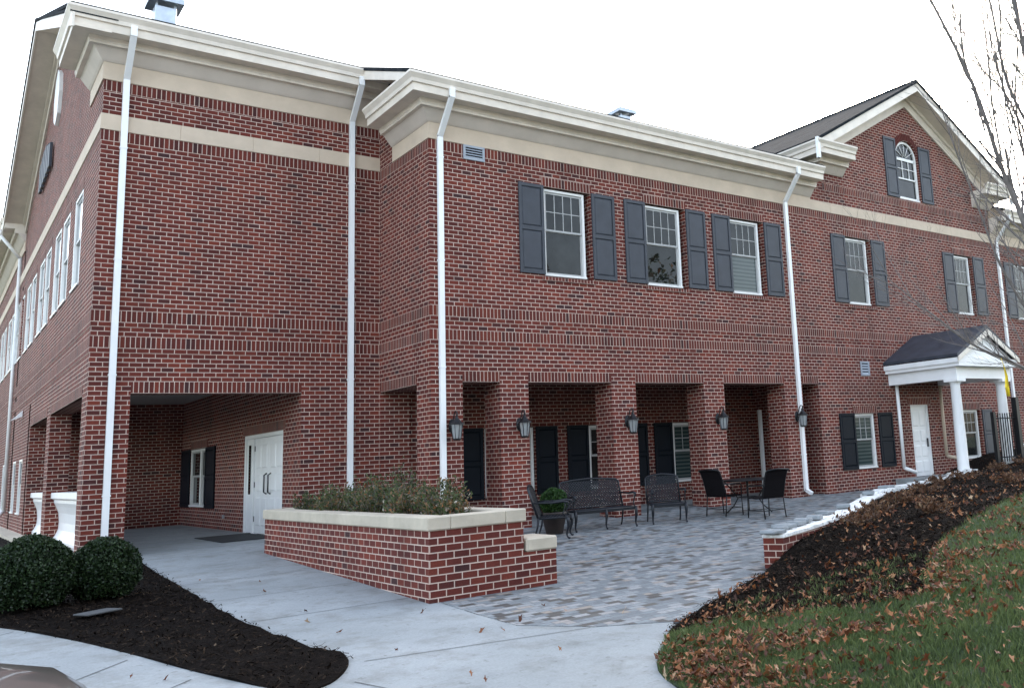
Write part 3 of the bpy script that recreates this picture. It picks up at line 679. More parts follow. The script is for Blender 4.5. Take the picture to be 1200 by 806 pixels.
# ------------------------------------------------------------------ windows
def window(T, u0, u1, z0, z1, rec=0.09, cols=4, rows=2, trimm='window_trim', blind=False, lower='pane', glass='pane'):
    """double-hung window in its opening: casing, sashes with muntins, glass"""
    t = 0.055
    mb = MB(T)
    mb.bbox(u0, u0+t, rec-.03, rec+.06, z0+.05, z1, .004); mb.bbox(u1-t, u1, rec-.03, rec+.06, z0+.05, z1, .004)
    mb.bbox(u0+t+.001, u1-t-.001, rec-.03, rec+.06, z1-t, z1, .004); mb.bbox(u0, u1, rec-.06, rec+.06, z0, z0+.049, .004)
    fr = mb.build('window', trimm, bld)
    a, b_, c_, d = u0+t+.002, u1-t-.002, z0+.052, z1-t-.002; zm = c_+(d-c_)*0.52; s_ = .042
    mb = MB(T)
    for (p, q, y) in ((zm, d, rec+.0), (c_, zm+.03, rec+.03)):
        mb.box(a, a+s_, y, y+.03, p, q); mb.box(b_-s_, b_, y, y+.03, p, q); mb.box(a+s_, b_-s_, y, y+.03, q-s_, q); mb.box(a+s_, b_-s_, y, y+.03, p, p+s_)
    iw = b_-a-2*s_; 
    for i in range(1, cols): x = a+s_+iw*i/cols; mb.box(x-.009, x+.009, rec+.006, rec+.024, zm+s_, d-s_)
    for j in range(1, rows): z = zm+s_+(d-zm-2*s_)*j/rows; mb.box(a+s_, b_-s_, rec+.007, rec+.023, z-.009, z+.009)
    mb.build('sash', 'sash', fr)
    mb = MB(T); mb.box(a+s_-.005, b_-s_+.005, rec+.016, rec+.020, zm+s_-.005, d-s_+.005); mb.build('pane', 'blind' if blind else glass, fr)
    mb = MB(T); mb.box(a+s_-.005, b_-s_+.005, rec+.044, rec+.048, c_+s_-.005, zm-.008); mb.build('pane', 'blind' if blind else (lower if lower != 'pane' else glass), fr)
    mb = MB(T); mb.box(u0, u1, rec+.10, rec+.14, z0, z1); mb.build('backing', 'void', fr)
    return fr
def shutter(T, u0, u1, z0, z1, mat='shutter', label=None):
    mb = MB(T); y = -.045; zm = z0+(z1-z0)*.5; s_ = .065
    mb.bbox(u0, u0+s_, y, -.004, z0, z1, .004); mb.bbox(u1-s_, u1, y, -.004, z0, z1, .004)
    for a, b_ in ((z0, z0+.09), (zm-.045, zm+.045), (z1-.075, z1)): mb.bbox(u0+s_, u1-s_, y, -.004, a, b_, .004)
    for a, b_ in ((z0+.09, zm-.045), (zm+.045, z1-.075)):
        p, q = u0+s_, u1-s_
        mb.box(p, q, -.022, -.006, a, b_)
        i = .035
        pts = [(p+.008,-.022,a+.008),(q-.008,-.022,a+.008),(q-.008,-.022,b_-.008),(p+.008,-.022,b_-.008),(p+i,-.038,a+i),(q-i,-.038,a+i),(q-i,-.038,b_-i),(p+i,-.038,b_-i)]
        mb.add(pts, [(0,1,5,4),(1,2,6,5),(2,3,7,6),(3,0,4,7),(4,5,6,7)])
    return mb.build('shutter', mat, bld)
for a, b_ in UPW:
    window(TM, a+.02, b_-.13, 5.12, 7.05, lower='blind' if abs(a-13.24) < .1 else 'pane')
    shutter(TM, a-.61, a-.005, 5.13, 7.09); shutter(TM, b_+.02, b_+.64, 5.13, 7.09)
for (a, b_, c_, d) in GW:
    window(TM, a+.01, b_-.07, c_+.02, d-.01, cols=3, blind=a < 20)
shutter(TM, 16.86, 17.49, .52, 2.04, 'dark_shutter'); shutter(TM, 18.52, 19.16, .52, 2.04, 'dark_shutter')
o = shutter(TM, 23.80, 24.36, .55, 2.06, 'shutter'); 
for a, b_ in ((7.60,8.90),(10.42,11.84),(13.08,14.4)):
    window(TF0, a+.02, b_-.02, .48, 2.02, rec=.05, cols=4, blind=a > 13)
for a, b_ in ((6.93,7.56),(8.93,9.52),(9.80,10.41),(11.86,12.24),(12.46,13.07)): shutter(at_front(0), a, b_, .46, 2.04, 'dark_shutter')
for a, b_ in lw: window(TW, -b_+.02, -a-.02, 5.15, 7.10, rec=.03, cols=1, rows=1, trimm='window_trim', glass='sky_glare_pane')
for a, b_ in ((12.1,13.1),(14.2,15.2),(18.4,19.4)): window(TW, -b_, -a, .56, 2.05, rec=.03, cols=2)
TP = at_west(3.6)
window(TP, -9.42, -8.3, .52, 2.04, rec=.02, cols=1, rows=1)
mb = MB(TP); mb.box(-8.299, -7.71, 0.06, 0.1, .5, 2.06); mb.build('window_infill', 'dark_shutter', bld)
window(TP, -8.29, -7.72, .52, 2.04, rec=.02, cols=1, rows=1)
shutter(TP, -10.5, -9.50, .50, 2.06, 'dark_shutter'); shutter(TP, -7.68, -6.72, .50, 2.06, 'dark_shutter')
# arched window
mb = MB(); y0, y1 = D+.06, D+.13
def arc(r, n_=17): return [(ax+r*cos(t), asp+r*sin(t)) for t in np.linspace(0, pi, n_)]
ro, ri = ar_-.01, ar_-.08
A1 = arc(ro); A2 = arc(ri)
for i in range(16): mb.prism([A1[i], A1[i+1], A2[i+1], A2[i]], 'y', y0, y1)
mb.box(ax-ro, ax-ri, y0, y1, asl+.05, asp); mb.box(ax+ri, ax+ro, y0, y1, asl+.05, asp); mb.box(ax-ro, ax+ro, y0-.03, y1, asl, asl+.049)
fr = mb.build('window', 'window_trim', bld)
mb = MB(); zs_ = asl+.68
for z, h in ((asl+.05,.05),(zs_,.045),(asp-.09,.09)): mb.box(ax-ri, ax+ri, y0+.012, y1-.01, z, z+h)
for k in (-1, 1): mb.box(ax+k*ri-.025, ax+k*ri+.025, y0+.012, y1-.01, asl+.05, asp)
for i in (1, 2): x = ax-ri+2*ri*i/3; mb.box(x-.01, x+.01, y0+.02, y0+.045, zs_, asp-.05)
mb.box(ax-ri, ax+ri, y0+.022, y0+.043, zs_+.34, zs_+.36)
for t in (pi*.17, pi*.335, pi*.5, pi*.665, pi*.83): mb.tube([(ax+.09*cos(t), y0+.035, asp+.09*sin(t)), (ax+ri*cos(t), y0+.035, asp+ri*sin(t))], .012, 6)
mb.build('sash', 'window_trim', fr)
mb = MB(); mb.prism([(ax-ri,asl+.05),(ax+ri,asl+.05)] + arc(ri), 'y', y0+.05, y0+.055); mb.build('pane', 'pane', fr)
mb = MB(); mb.prism([(ax-ro,asl),(ax+ro,asl)] + arc(ro), 'y', y0+.15, y0+.2); mb.build('backing', 'void', fr)
shutter(TM, 19.95, 20.54, 8.60, 10.50); shutter(TM, 21.72, 22.32, 8.60, 10.45)

# louvred vents
def vent(T, u0, u1, z0, z1):
    mb = MB(T); t = .05
    mb.bbox(u0, u1, -.03, .0, z0, z0+t, .004); mb.bbox(u0, u1, -.03, .0, z1-t, z1, .004); mb.bbox(u0, u0+t, -.03, .0, z0+t, z1-t, .004); mb.bbox(u1-t, u1, -.03, .0, z0+t, z1-t, .004)
    o = mb.build('wall_vent', 'louver', bld)
    mb = MB(T); mb.box(u0+t, u1-t, -.004, -.002, z0+t, z1-t); mb.build('vent_backing', 'void', o)
    mb = MB(T); k = 4; h = (z1-z0-2*t)/k
    for i in range(k):
        z = z0+t+i*h; mb.add([(u0+t,-.026,z),(u1-t,-.026,z),(u1-t,-.004,z+h*.62),(u0+t,-.004,z+h*.62)], [(0,1,2,3)])
    mb.build('slat', 'louver', o)
vent(TM, 5.92, 6.40, 7.38, 7.69); vent(TM, 17.95, 18.33, 3.08, 3.48)
# left facade: attic vent, metal sign, wall light
mb = MB(TW)
pts = [(-7.9+.55*cos(t), 11.0+.75*sin(t)) for t in np.linspace(0, 2*pi, 9)[:-1]]
mb.prism(pts, 'y', -.08, 0); mb.build('attic_vent', 'window_trim', bld)
sg = None
mb = MB(TW)
for i, (u_, h) in enumerate(((-11.2,.8),(-10.75,.9),(-10.3,.95),(-9.85,.95),(-9.4,.85),(-8.95,.75))):
    mb.bbox(u_, u_+.30, -.10, -.03, 9.30+.02*i, 9.30+h, .01)
mb.build('wall_sign', 'shutter', bld)
mb = MB(TW); mb.add([(-12.95,-.02,3.25),(-12.75,-.02,3.25),(-12.75,-.30,3.12),(-12.95,-.30,3.12),(-12.95,-.02,3.42),(-12.75,-.02,3.42)], [(0,1,2,3),(3,2,5,4),(0,3,4),(1,5,2)])
mb.build('flood_light', 'white_paint', bld)
# porch parapet panels between the left piers: profile swept along Y
prof = [(.22,.0),(.22,.06),(.17,.10),(.17,.16),(.21,.22),(.26,.34),(.27,.50),(.25,.70),(.20,.84),(.16,.92),(.16,.98),(.10,1.02),(.10,1.14),(.42,1.14),(.42,.0)]
for a, b_ in ((.652,5.748),(6.402,10.448)):
    mb = MB(); mb.prism([(x, z) for x, z in prof], 'y', a, b_); mb.build('parapet', 'white_paint', bld)
mb = MB(); mb.box(-.35, -.001, 0.02, 30, -.10, .08); mb.build('base_ledge', 'cap_stone', bld)
mb = MB(uv='brick'); mb.box(-.30, -.002, 0.03, 30, -.9, -.101); mb.build('base_wall', 'brick', bld)

# doors
def panel_door(T, u0, u1, z0, z1, y, name='door', rows=((.08,.38),(.44,.62),(.68,.93)), mat='white_paint', parent=None):
    mb = MB(T); mb.bbox(u0, u1, y, y+.05, z0, z1, .004); h = z1-z0; ww = u1-u0
    for ra, rb in rows:
        for ca, cb in ((.12,.46),(.54,.88)):
            a, b_, c_, d = u0+ww*ca, u0+ww*cb, z0+h*ra, z0+h*rb; i = .03
            mb.add([(a,y-.001,c_),(b_,y-.001,c_),(b_,y-.001,d),(a,y-.001,d),(a+i,y-.014,c_+i),(b_-i,y-.014,c_+i),(b_-i,y-.014,d-i),(a+i,y-.014,d-i)],
                   [(0,1,5,4),(1,2,6,5),(2,3,7,6),(3,0,4,7),(4,5,6,7)])
    return mb.build(name, mat, parent or bld)
# double door in the porch: local u = -Y, opening 1.15..4.10
mb = MB(TP)
mb.bbox(-4.10, -4.02, .01, .16, -.02, 2.17, .004); mb.bbox(-1.23, -1.15, .01, .16, -.02, 2.17, .004); mb.bbox(-4.019, -1.231, .01, .16, 2.09, 2.17, .004); mb.bbox(-3.48, -3.41, .02, .16, -.02, 2.089, .004)
mb.build('door_frame', 'white_paint', bld)
sl_ = MB(TP); sl_.bbox(-4.018, -3.482, .05, .10, 0, 2.088, .004); o = sl_.build('sidelight', 'white_paint', bld)
mb = MB(TP); mb.box(-3.86, -3.70, .040, .048, .85, 1.95); mb.build('pane', 'pane', o)
d1 = panel_door(TP, -3.405, -2.325, 0.0, 2.085, .06); d2 = panel_door(TP, -2.315, -1.235, 0.0, 2.085, .06)
for d_, u_ in ((d1, -2.47), (d2, -2.17)):
    mb = MB(TP); mb.tube([(u_,.055,.86),(u_,.0,.90),(u_,.0,1.26),(u_,.055,1.30)], .016, 8); mb.build('handle', 'handle_metal', d_)
for z in (.25, 1.0, 1.8):
    mb = MB(TP); mb.box(-3.42, -3.39, .045, .06, z, z+.12); mb.build('hinge', 'handle_metal', d1)
mb = MB(TP); mb.box(-4.1, -1.15, .2, .25, -.1, 2.2); mb.build('backing', 'void', bld)
mb = MB(TP); mb.bbox(-5.85, -5.72, -.03, 0, .28, .36, .004); mb.build('hose_tap', 'galvanised', bld)
# gable-wing side door
d3 = panel_door(TM, 20.12, 20.94, .16, 2.20, .08, rows=((.05,.22),(.27,.44),(.49,.66),(.71,.93)))
mb = MB(TM); mb.bbox(20.08, 20.119, .03, .15, .12, 2.24, .003); mb.bbox(20.941, 20.98, .03, .15, .12, 2.24, .003); mb.bbox(20.12, 20.94, .03, .15, 2.201, 2.24, .003); mb.build('door_frame', 'white_paint', bld)
mb = MB(TM); mb.box(20.84, 20.88, .04, .075, 1.0, 1.25); mb.build('handle', 'handle_metal', d3)
mb = MB(TM); mb.box(20.08, 20.98, .2, .25, 0, 2.24); mb.build('backing', 'void', bld)

# portico
px0, px1, pyf = 19.05, 22.0, -5.0; pxc = 20.55
mb = MB(); zb_, zt = 2.80, 3.12
mb.box(px0+.12, px0+.42, pyf+.20, D, zb_, zt); mb.box(px1-.42, px1-.12, pyf+.20, D, zb_, zt); mb.box(px0+.121, px1-.121, pyf+.19, pyf+.50, zb_+.001, zt+.001)
por = mb.build('portico', 'white_paint', bld)
mb = MB(); mb.box(px0, px1, pyf, D-.001, zt+.002, zt+.22); mb.box(px0-.05, px0-.001, pyf, D-.001, zt+.10, zt+.23); mb.build('portico_eave', 'white_paint', por)
mb = MB(); mb.bbox(px0+.02, px1-.02, pyf+.1, D-.004, -.2, .155, .01); mb.build('portico_floor', 'concrete', por)
mb = MB(); mb.prism([(px0+.1,zt+.222),(px1-.1,zt+.222),(pxc,4.06)], 'y', pyf+.10, pyf+.14); mb.build('pediment', 'white_paint', por)
for s_ in (0, 1):
    xe = px0-.06 if s_ == 0 else px1+.06
    poly = [(xe,zt+.22),(pxc,4.14),(pxc,4.26),(xe,zt+.30)]
    if s_: poly = poly[::-1]
    mb = MB(uv='roof_y'); mb.prism([(a, b_+.035) for a, b_ in poly], 'y', pyf-.02, D-.002); mb.build('roof', 'metal_roof', por)
    mb = MB(); mb.prism([(xe,zt+.22-.10),(pxc,4.14-.13),(pxc,4.172),(xe,zt+.252)][::(1 if not s_ else -1)], 'y', pyf-.05, pyf-.021); mb.build('rake_board', 'fascia', por)
for x in (px0+.24, px1-.45):
    zg = float(H(x, -4.65)); zg = .28 if x < 20 else .55
    mb = MB(); c_ = (x, pyf+.35, 0)
    mb.lathe([(.18,zg-.2),(.18,zg+.05),(.165,zg+.09),(.16,zg+.12),(.152,zg+.2),(.15,zg+.9),(.128,2.62),(.14,2.66),(.165,2.70),(.165,2.72)], c_, 32)
    mb.box(x-.21, x+.21, pyf+.14, pyf+.56, 2.72, 2.80); mb.build('column', 'white_paint', por)
mb = MB()
for p, q in (((19.3,-2.75,3.15),(19.3,-2.75,3.0)),((19.3,-2.75,3.0),(19.42,-2.62,2.85)),((19.42,-2.62,2.85),(19.42,-2.62,.45)),((19.42,-2.62,.45),(19.8,-2.75,.30))): mb.tube([p, q], .05, 8)
mb.build('downspout', 'white_paint', por)
mb = MB()
for p, q in (((21.55,-2.62,2.8),(21.55,-2.62,.7)),((21.55,-2.62,.7),(21.8,-2.9,.58))): mb.tube([p, q], .05, 8)
mb.build('downspout', 'stone', por)
# roof vents
def roof_vent(x, y, z, s_=1.0):
    mb = MB(); mb.bbox(x-.28*s_, x+.28*s_, y-.28*s_, y+.28*s_, z-.8, z+.35*s_, .01)
    o = mb.build('roof_vent', 'galvanised', bld)
    mb = MB(); a = .45*s_; z1 = z+.45*s_
    mb.add([(x-a,y-a,z1),(x+a,y-a,z1),(x+a,y+a,z1),(x-a,y+a,z1),(x-a,y-a,z1+.16*s_),(x+a,y-a,z1+.16*s_),(x+a,y+a,z1+.16*s_),(x-a,y+a,z1+.16*s_),(x,y,z1+.34*s_)],
           [(0,3,2,1),(0,1,5,4),(1,2,6,5),(2,3,7,6),(3,0,4,7),(4,5,8),(5,6,8),(6,7,8),(7,4,8)])
    for dx in (-1, 1):
        for dy in (-1, 1): mb.box(x+dx*.24*s_-.02, x+dx*.24*s_+.02, y+dy*.24*s_-.02, y+dy*.24*s_+.02, z+.3*s_, z1)
    mb.build('vent_hood', 'galvanised', o)
roof_vent(1.12, 1.2, 10.60, .70); roof_vent(12.28, 0.5, 10.31, .65)

# ------------------------------------------------------------------ wall lanterns
def lantern():
    root = thing('wall_lantern', '', 'lantern')
    mb = MB(); mb.lathe([(.001,-.001),(.06,0),(.065,.012),(.001,.02)], (0,0,0), 20)
    mb.v = [(x, -z, y*1.9) for x, y, z in mb.v]; mb.build('backplate', 'black_metal', root)
    mb = MB(); pts = [(0,-.02,.02),(0,-.06,.10),(0,-.10,.20),(0,-.15,.25),(0,-.20,.23),(0,-.215,.17),(0,-.19,.13),(0,-.165,.145),(0,-.165,.18)]
    mb.tube(pts, .011, 8); mb.tube([(0,-.19,.235),(0,-.19,.14)], .008, 6); mb.build('scroll_arm', 'black_metal', root)
    c_ = (0,-.19,0)
    mb = MB(); mb.lathe([(.02,.16),(.03,.13),(.035,.12),(.09,.055),(.125,.035),(.128,.02),(.11,.018)][::-1], c_, 8, False)
    mb.lathe([(.055,-.245),(.075,-.23),(.075,-.215),(.05,-.21)], c_, 8, False)
    for k in range(8):
        t = 2*pi*k/8; mb.tube([(.105*cos(t), -.19+.105*sin(t), .02), (.07*cos(t), -.19+.07*sin(t), -.22)], .006, 4)
    mb.build('lantern_frame', 'black_metal', root)
    mb = MB(); mb.lathe([(.066,-.215),(.098,.018)], c_, 8, False); mb.build('glass', 'lantern_glass', root)
    mb = MB(); mb.lathe([(.012,-.2),(.012,-.1),(.022,-.07),(.02,-.03),(.004,0)], c_, 10); mb.build('bulb', 'window_trim', root)
    return root
LX = [5.60, 7.06, 9.76, 12.44, 15.20]
LL = ['black coach lantern beside the downspout on the brick corner pier, next to the planter', 'black coach lantern on the brick pier behind the potted shrub', 'black coach lantern on the brick pier right behind the loveseat bench',
      'black coach lantern on the brick pier left of the patio table', 'black coach lantern in front of the white downspout on the last brick pier']
lt = lantern()
lts = [lt] + [copy_tree(lt) for _ in range(4)]
for o, x, s_ in zip(lts, LX, LL): o.location = (x, D-.01, 1.99); o.scale = (1.12,1.12,1.12); tag(o, s_, 'lantern', 'coach lanterns on the brick piers')

# ------------------------------------------------------------------ brick planter
pl = thing('brick_planter', 'long red brick planter with cream stone cap and a lower step at its right end', 'planter', (0,0,0))
PX0, PX1, PX2, PY0, PY1, PZ = 2.43, 3.68, 4.15, -8.54, -1.95, 0.53
mb = MB(uv='brick'); mb.vs = 3.0575-PZ
mb.box(PX0, PX0+.2, PY0, PY1, -.6, PZ); mb.box(PX1-.2, PX1, PY0, PY1, -.6, PZ); mb.box(PX0+.2, PX1-.2, PY0, PY0+.2, -.6, PZ); mb.box(PX0+.2, PX1-.2, PY1-.2, PY1, -.6, PZ)
mb.build('wall', 'brick', pl)
mb = MB(uv='brick'); mb.vs = 3.0575-PZ; mb.box(PX1+.001, PX2, PY0+.003, PY0+.55, -.6, .15); mb.build('step_wall', 'brick', pl)
mb = MB(); e = .03; cz = PZ+.155; q = .26
mb.bbox(PX0-e, PX0+q, PY0-e, PY1+e, PZ, cz, .012); mb.bbox(PX1-q, PX1+e, PY0-e, PY1+e, PZ, cz, .012)
mb.bbox(PX0+q+.003, PX1-q-.003, PY0-e, PY0+q, PZ, cz, .012); mb.bbox(PX0+q+.003, PX1-q-.003, PY1-q, PY1+e, PZ, cz, .012); mb.build('cap', 'cap_stone', pl)
mb = MB(); mb.bbox(PX1+.032, PX2+.01, PY0-.02, PY0+.58, .15, .315, .02); mb.build('step_cap', 'cap_stone', pl)
mb = MB(); mb.box(PX0+.2, PX1-.2, PY0+.2, PY1-.2, .3, PZ+.03); mb.build('soil', 'soil', pl)
# perennials in the planter
def perennial(loc, rad, h, n_, label, cat='shrub', grp=None, mat='perennial_leaf', sz=.025, bias=0.0, name='perennial_plant'):
    root = thing(name, label, cat, loc, 0, grp)
    mb = MB(); C_ = []
    for k in range(n_):
        t = random.uniform(0, 2*pi); r_ = rad*sqrt(random.random()); hh = h*random.uniform(.45, 1.0)*(1-.35*(r_/rad)**2)
        b0 = (r_*.35*cos(t), r_*.35*sin(t), 0); b1 = (r_*.7*cos(t)+random.uniform(-.04,.04), r_*.7*sin(t)+random.uniform(-.04,.04), hh*.6); b2 = (r_*cos(t)+random.uniform(-.05,.05), r_*sin(t)+random.uniform(-.05,.05), hh)
        mb.tube([b0, b1, b2], [.004,.003,.0015], 4, False)
        m_ = int(34*hh/h)+8; s_ = np.linspace(.12, 1.0, m_)+rng.normal(0, .03, m_)
        for q_ in s_:
            a = np.array(b0)*(1-q_)**2+2*np.array(b1)*q_*(1-q_)+np.array(b2)*q_**2; C_.append(a+rng.normal(0, .02, 3))
    C_ = np.array(C_); C_[:, 2] = np.maximum(C_[:, 2], .01)
    tone = np.clip(rng.beta(1.6, 2.0, len(C_))+bias, 0, 1)
    quads_mesh('foliage', leaf_quads(C_, sz, .5), tone, mat, root); mb.build('stems', 'bark', root)
    return root
ppos = [(2.95,-2.7,.30,.34,26,-.06),(3.15,-3.4,.33,.42,30,-.1),(2.9,-4.1,.34,.40,32,.12),(3.15,-4.8,.34,.50,34,-.05),(2.95,-5.5,.34,.46,34,.1),(3.1,-6.15,.33,.60,36,-.1),(2.95,-6.8,.33,.42,34,.16),(3.15,-7.35,.32,.48,34,.0),(3.0,-7.85,.28,.36,30,.14)]
plab = ['sparse green plant at the far back end of the planter', 'green leafy plant in the back of the planter, second from its far end', 'russet leaved plant in the planter in front of the double door side', 'mixed green plant in the middle of the planter beside the first downspout',
        'brownish plant in the middle of the planter bed', 'tallest upright green plant in the planter', 'orange flecked plant in the planter left of its front corner', 'grey green plant in the planter below the second downspout', 'low greyish plant with orange leaves at the front corner of the planter']
for (x, y, r_, h, n_, bs), s_ in zip(ppos, plab): perennial((x, y, PZ+.02), r_*1.15, h*1.35, int(n_*1.9), s_, 'plant', 'plants in the brick planter', bias=bs)

# ------------------------------------------------------------------ curved low wall with rough white top and loose blocks
cw = thing('curved_wall', 'low curving brick retaining wall with a rough white mortar top along the mulch slope', 'wall', (0,0,0))
line = smooth_line([(6.68,-9.93),(7.6,-9.62),(8.6,-9.2),(10,-8.45),(12.5,-6.95),(15,-5.65),(17.2,-4.95)], 8)
def ribbon(line, w_, z0f, z1f, uv='brick'):
    mb = MB(uv=uv); L = [Vector(p) for p in line]; P = []; n_ = len(L)
    for i in range(n_):
        d = (L[min(i+1, n_-1)]-L[max(i-1, 0)]).normalized(); s_ = Vector((-d.y, d.x))
        a = L[i]+s_*w_; b_ = L[i]-s_*w_
        P += [(a.x,a.y,z0f(i/(n_-1))),(b_.x,b_.y,z0f(i/(n_-1))),(b_.x,b_.y,z1f(i/(n_-1), -1)),(a.x,a.y,z1f(i/(n_-1), 1))]
    fs = [(0,1,2,3)[::-1], tuple((n_-1)*4+k for k in (0,1,2,3))]
    for i in range(n_-1):
        for j in range(4): jj = (j+1) % 4; fs.append((i*4+j, i*4+jj, (i+1)*4+jj, (i+1)*4+j))
    mb.add(P, fs); return mb
wt = lambda t: .07+.10*t
mb = ribbon(line, .15, lambda t: -.5, lambda t, s_: wt(t)); mb.vs = 3.0575-.07; mb.build('wall', 'brick', cw)
rr = random.Random(4)
mb = ribbon(line, .165, lambda t: wt(t)+.002, lambda t, s_: wt(t)+.035+rr.uniform(0, .014), 'box'); mb.build('mortar_top', 'rough_mortar', cw)
k = 0
blk = None
bls = ['rough grey stone block lying on the end of the curved wall', 'grey block lying crooked on the white wall top behind the first block', 'small grey block standing on edge on the curved wall', 'pair-sized grey block on the white wall top near the middle',
       'grey block beside the curved wall, fourth from its brick end', 'flat grey block on the curved wall level with the patio table', 'grey block on the wall top right of the patio table', 'last grey block of the near row on the curved wall', 'grey block near the far end of the curved wall', 'reddish grey block at the far end of the curved wall']
for i, (s_, sx, sy, sz, off) in enumerate(((.012,.14,.13,.05,.0),(.07,.07,.09,.05,.05),(.11,.15,.12,.06,.12),(.17,.13,.11,.06,.10),(.24,.14,.12,.06,.14),(.31,.15,.11,.06,.10),(.40,.13,.12,.05,.16),(.52,.15,.12,.06,.08),(.70,.16,.12,.06,.12),(.80,.18,.13,.07,.06))):
    j = min(int(s_*(len(line)-1)), len(line)-2); p = Vector(line[j]); d = (Vector(line[j+1])-p).normalized(); nrm = Vector((-d.y, d.x))
    o = thing('stone_block', bls[i], 'block', (p.x+nrm.x*off, p.y+nrm.y*off, wt(s_)+.055), atan2(d.y, d.x)+random.uniform(-.25,.25), 'loose blocks on the curved wall')
    mb = MB(); mb.bbox(-sx, sx, -sy, sy, 0, sz, .012); mb.v = [(x+random.uniform(-.008,.008), y+random.uniform(-.008,.008), z+random.uniform(-.004,.004)) for x, y, z in mb.v]
    mb.build('block_body', 'grey_block', o)
# bright spilled rubble near the portico
rb = random.Random(9); mb = MB()
for i in range(70):
    t = rb.random(); x = 13.2+6.3*t+rb.uniform(-.2,.2); y = -6.62+1.75*t+rb.uniform(-.28,.28)+.2; z = float(H(x, y)); r_ = rb.uniform(.06,.17)
    P = [(x+r_*rb.uniform(.7,1.2)*cos(a), y+r_*rb.uniform(.7,1.2)*sin(a)) for a in np.linspace(0, 2*pi, 7)[:-1]]
    mb.prism(P, 'z', z-.03, z+rb.uniform(.03,.09))
tag(mb.build('rubble', 'rough_mortar'), 'bright white broken mortar rubble strewn along the top of the mulch slope by the portico', 'rubble', kind='stuff')

# ------------------------------------------------------------------ furniture
def lattice(mb, w_, h, T, step=.056, t=.012):
    """diagonal cast lattice filling a w_ x h panel (local x, z)"""
    n_ = int((w_+h)/step)+1
    for k in range(n_):
        c_ = k*step
        for sgn in (1, -1):
            pts = []
            for s_ in ((0, c_), (c_, 0)):
                pass
            a = (max(0, c_-h), min(c_, h)); b_ = (min(c_, w_), max(0, c_-w_))
            if abs(a[0]-b_[0]) < .01: continue
            p, q = ((a[0], a[1]), (b_[0], b_[1])) if sgn > 0 else ((w_-a[0], a[1]), (w_-b_[0], b_[1]))
            mb.tube([T(p[0]-w_/2, p[1]), T(q[0]-w_/2, q[1])], t, 4, False)
def cast_seat(name, label, cat, loc, rz, w_, group, legs_mid=False):
    """cast-aluminium lattice-back armchair / loveseat; faces local -Y"""
    root = thing(name, label, cat, loc, rz, group); hw = w_/2; dp = .50; sh = .37
    back = lambda x, z: (x, dp/2+.02+.16*z/.5, sh+.04+z)
    mb = MB(); lattice(mb, w_-.05, .50, back); mb.build('backrest', 'cast_metal', root)
    mb = MB(); arch = [back(-hw, -.03), back(-hw, .46), back(-hw+.05, .50), back(-hw*.5, .525), back(0, .54), back(hw*.5, .525), back(hw-.05, .50), back(hw, .46), back(hw, -.03)]
    mb.tube(arch, .021, 8); mb.tube([back(-hw, .0), back(hw, .0)], .018, 6); mb.build('back_frame', 'cast_metal', root)
    mb = MB()
    mb.tube([(-hw,-dp/2,sh),(hw,-dp/2,sh),(hw,dp/2,sh),(-hw,dp/2,sh),(-hw,-dp/2,sh)], .018, 8)
    k = int(w_/.045)
    for i in range(1, k): x = -hw+w_*i/k; mb.tube([(x,-dp/2,sh),(x,dp/2,sh)], .007, 4, False)
    for j in range(1, 9): y = -dp/2+dp*j/9; mb.tube([(-hw,y,sh+.004),(hw,y,sh+.004)], .007, 4, False)
    mb.box(-hw+.01, hw-.01, -dp/2-.012, -dp/2+.012, sh-.05, sh)
    mb.build('seat', 'cast_metal', root)
    for sx in (-1, 1):
        mb = MB(); x = sx*hw
        mb.tube([(x,dp/2+.08,sh+.27),(x,dp/2-.05,sh+.27),(x,0,sh+.26),(x,-dp/2+.06,sh+.28),(x,-dp/2-.03,sh+.26),(x,-dp/2-.04,sh+.22),(x,-dp/2,sh+.21)], [.014,.016,.02,.024,.024,.018,.01], 8)
        mb.tube([(x,-dp/2+.03,sh+.27),(x,-dp/2+.02,sh+.18),(x,-dp/2+.07,sh+.08),(x,-dp/2+.02,sh)], .012, 6); mb.build('armrest', 'cast_metal', root)
        mb = MB(); mb.tube([(x,-dp/2,sh+.01),(x,-dp/2-.03,sh-.07),(x,-dp/2-.025,sh-.16),(x,-dp/2+.01,sh-.28),(x,-dp/2,.04),(x,-dp/2-.03,.012),(x,-dp/2-.055,.02)], [.028,.034,.026,.017,.015,.020,.014], 8); mb.build('leg', 'cast_metal', root)
        mb = MB(); mb.tube([(x,dp/2,sh+.01),(x,dp/2+.02,sh-.15),(x,dp/2+.07,.06),(x,dp/2+.10,.012)], [.022,.017,.014,.016], 8); mb.build('leg', 'cast_metal', root)
    if legs_mid:
        mb = MB(); mb.tube([(0,-dp/2,sh),(0,-dp/2-.03,sh-.1),(0,-dp/2+.01,sh-.28),(0,-dp/2,.04),(0,-dp/2-.04,.012)], [.024,.03,.017,.015,.016], 8); mb.build('leg', 'cast_metal', root)
    return root
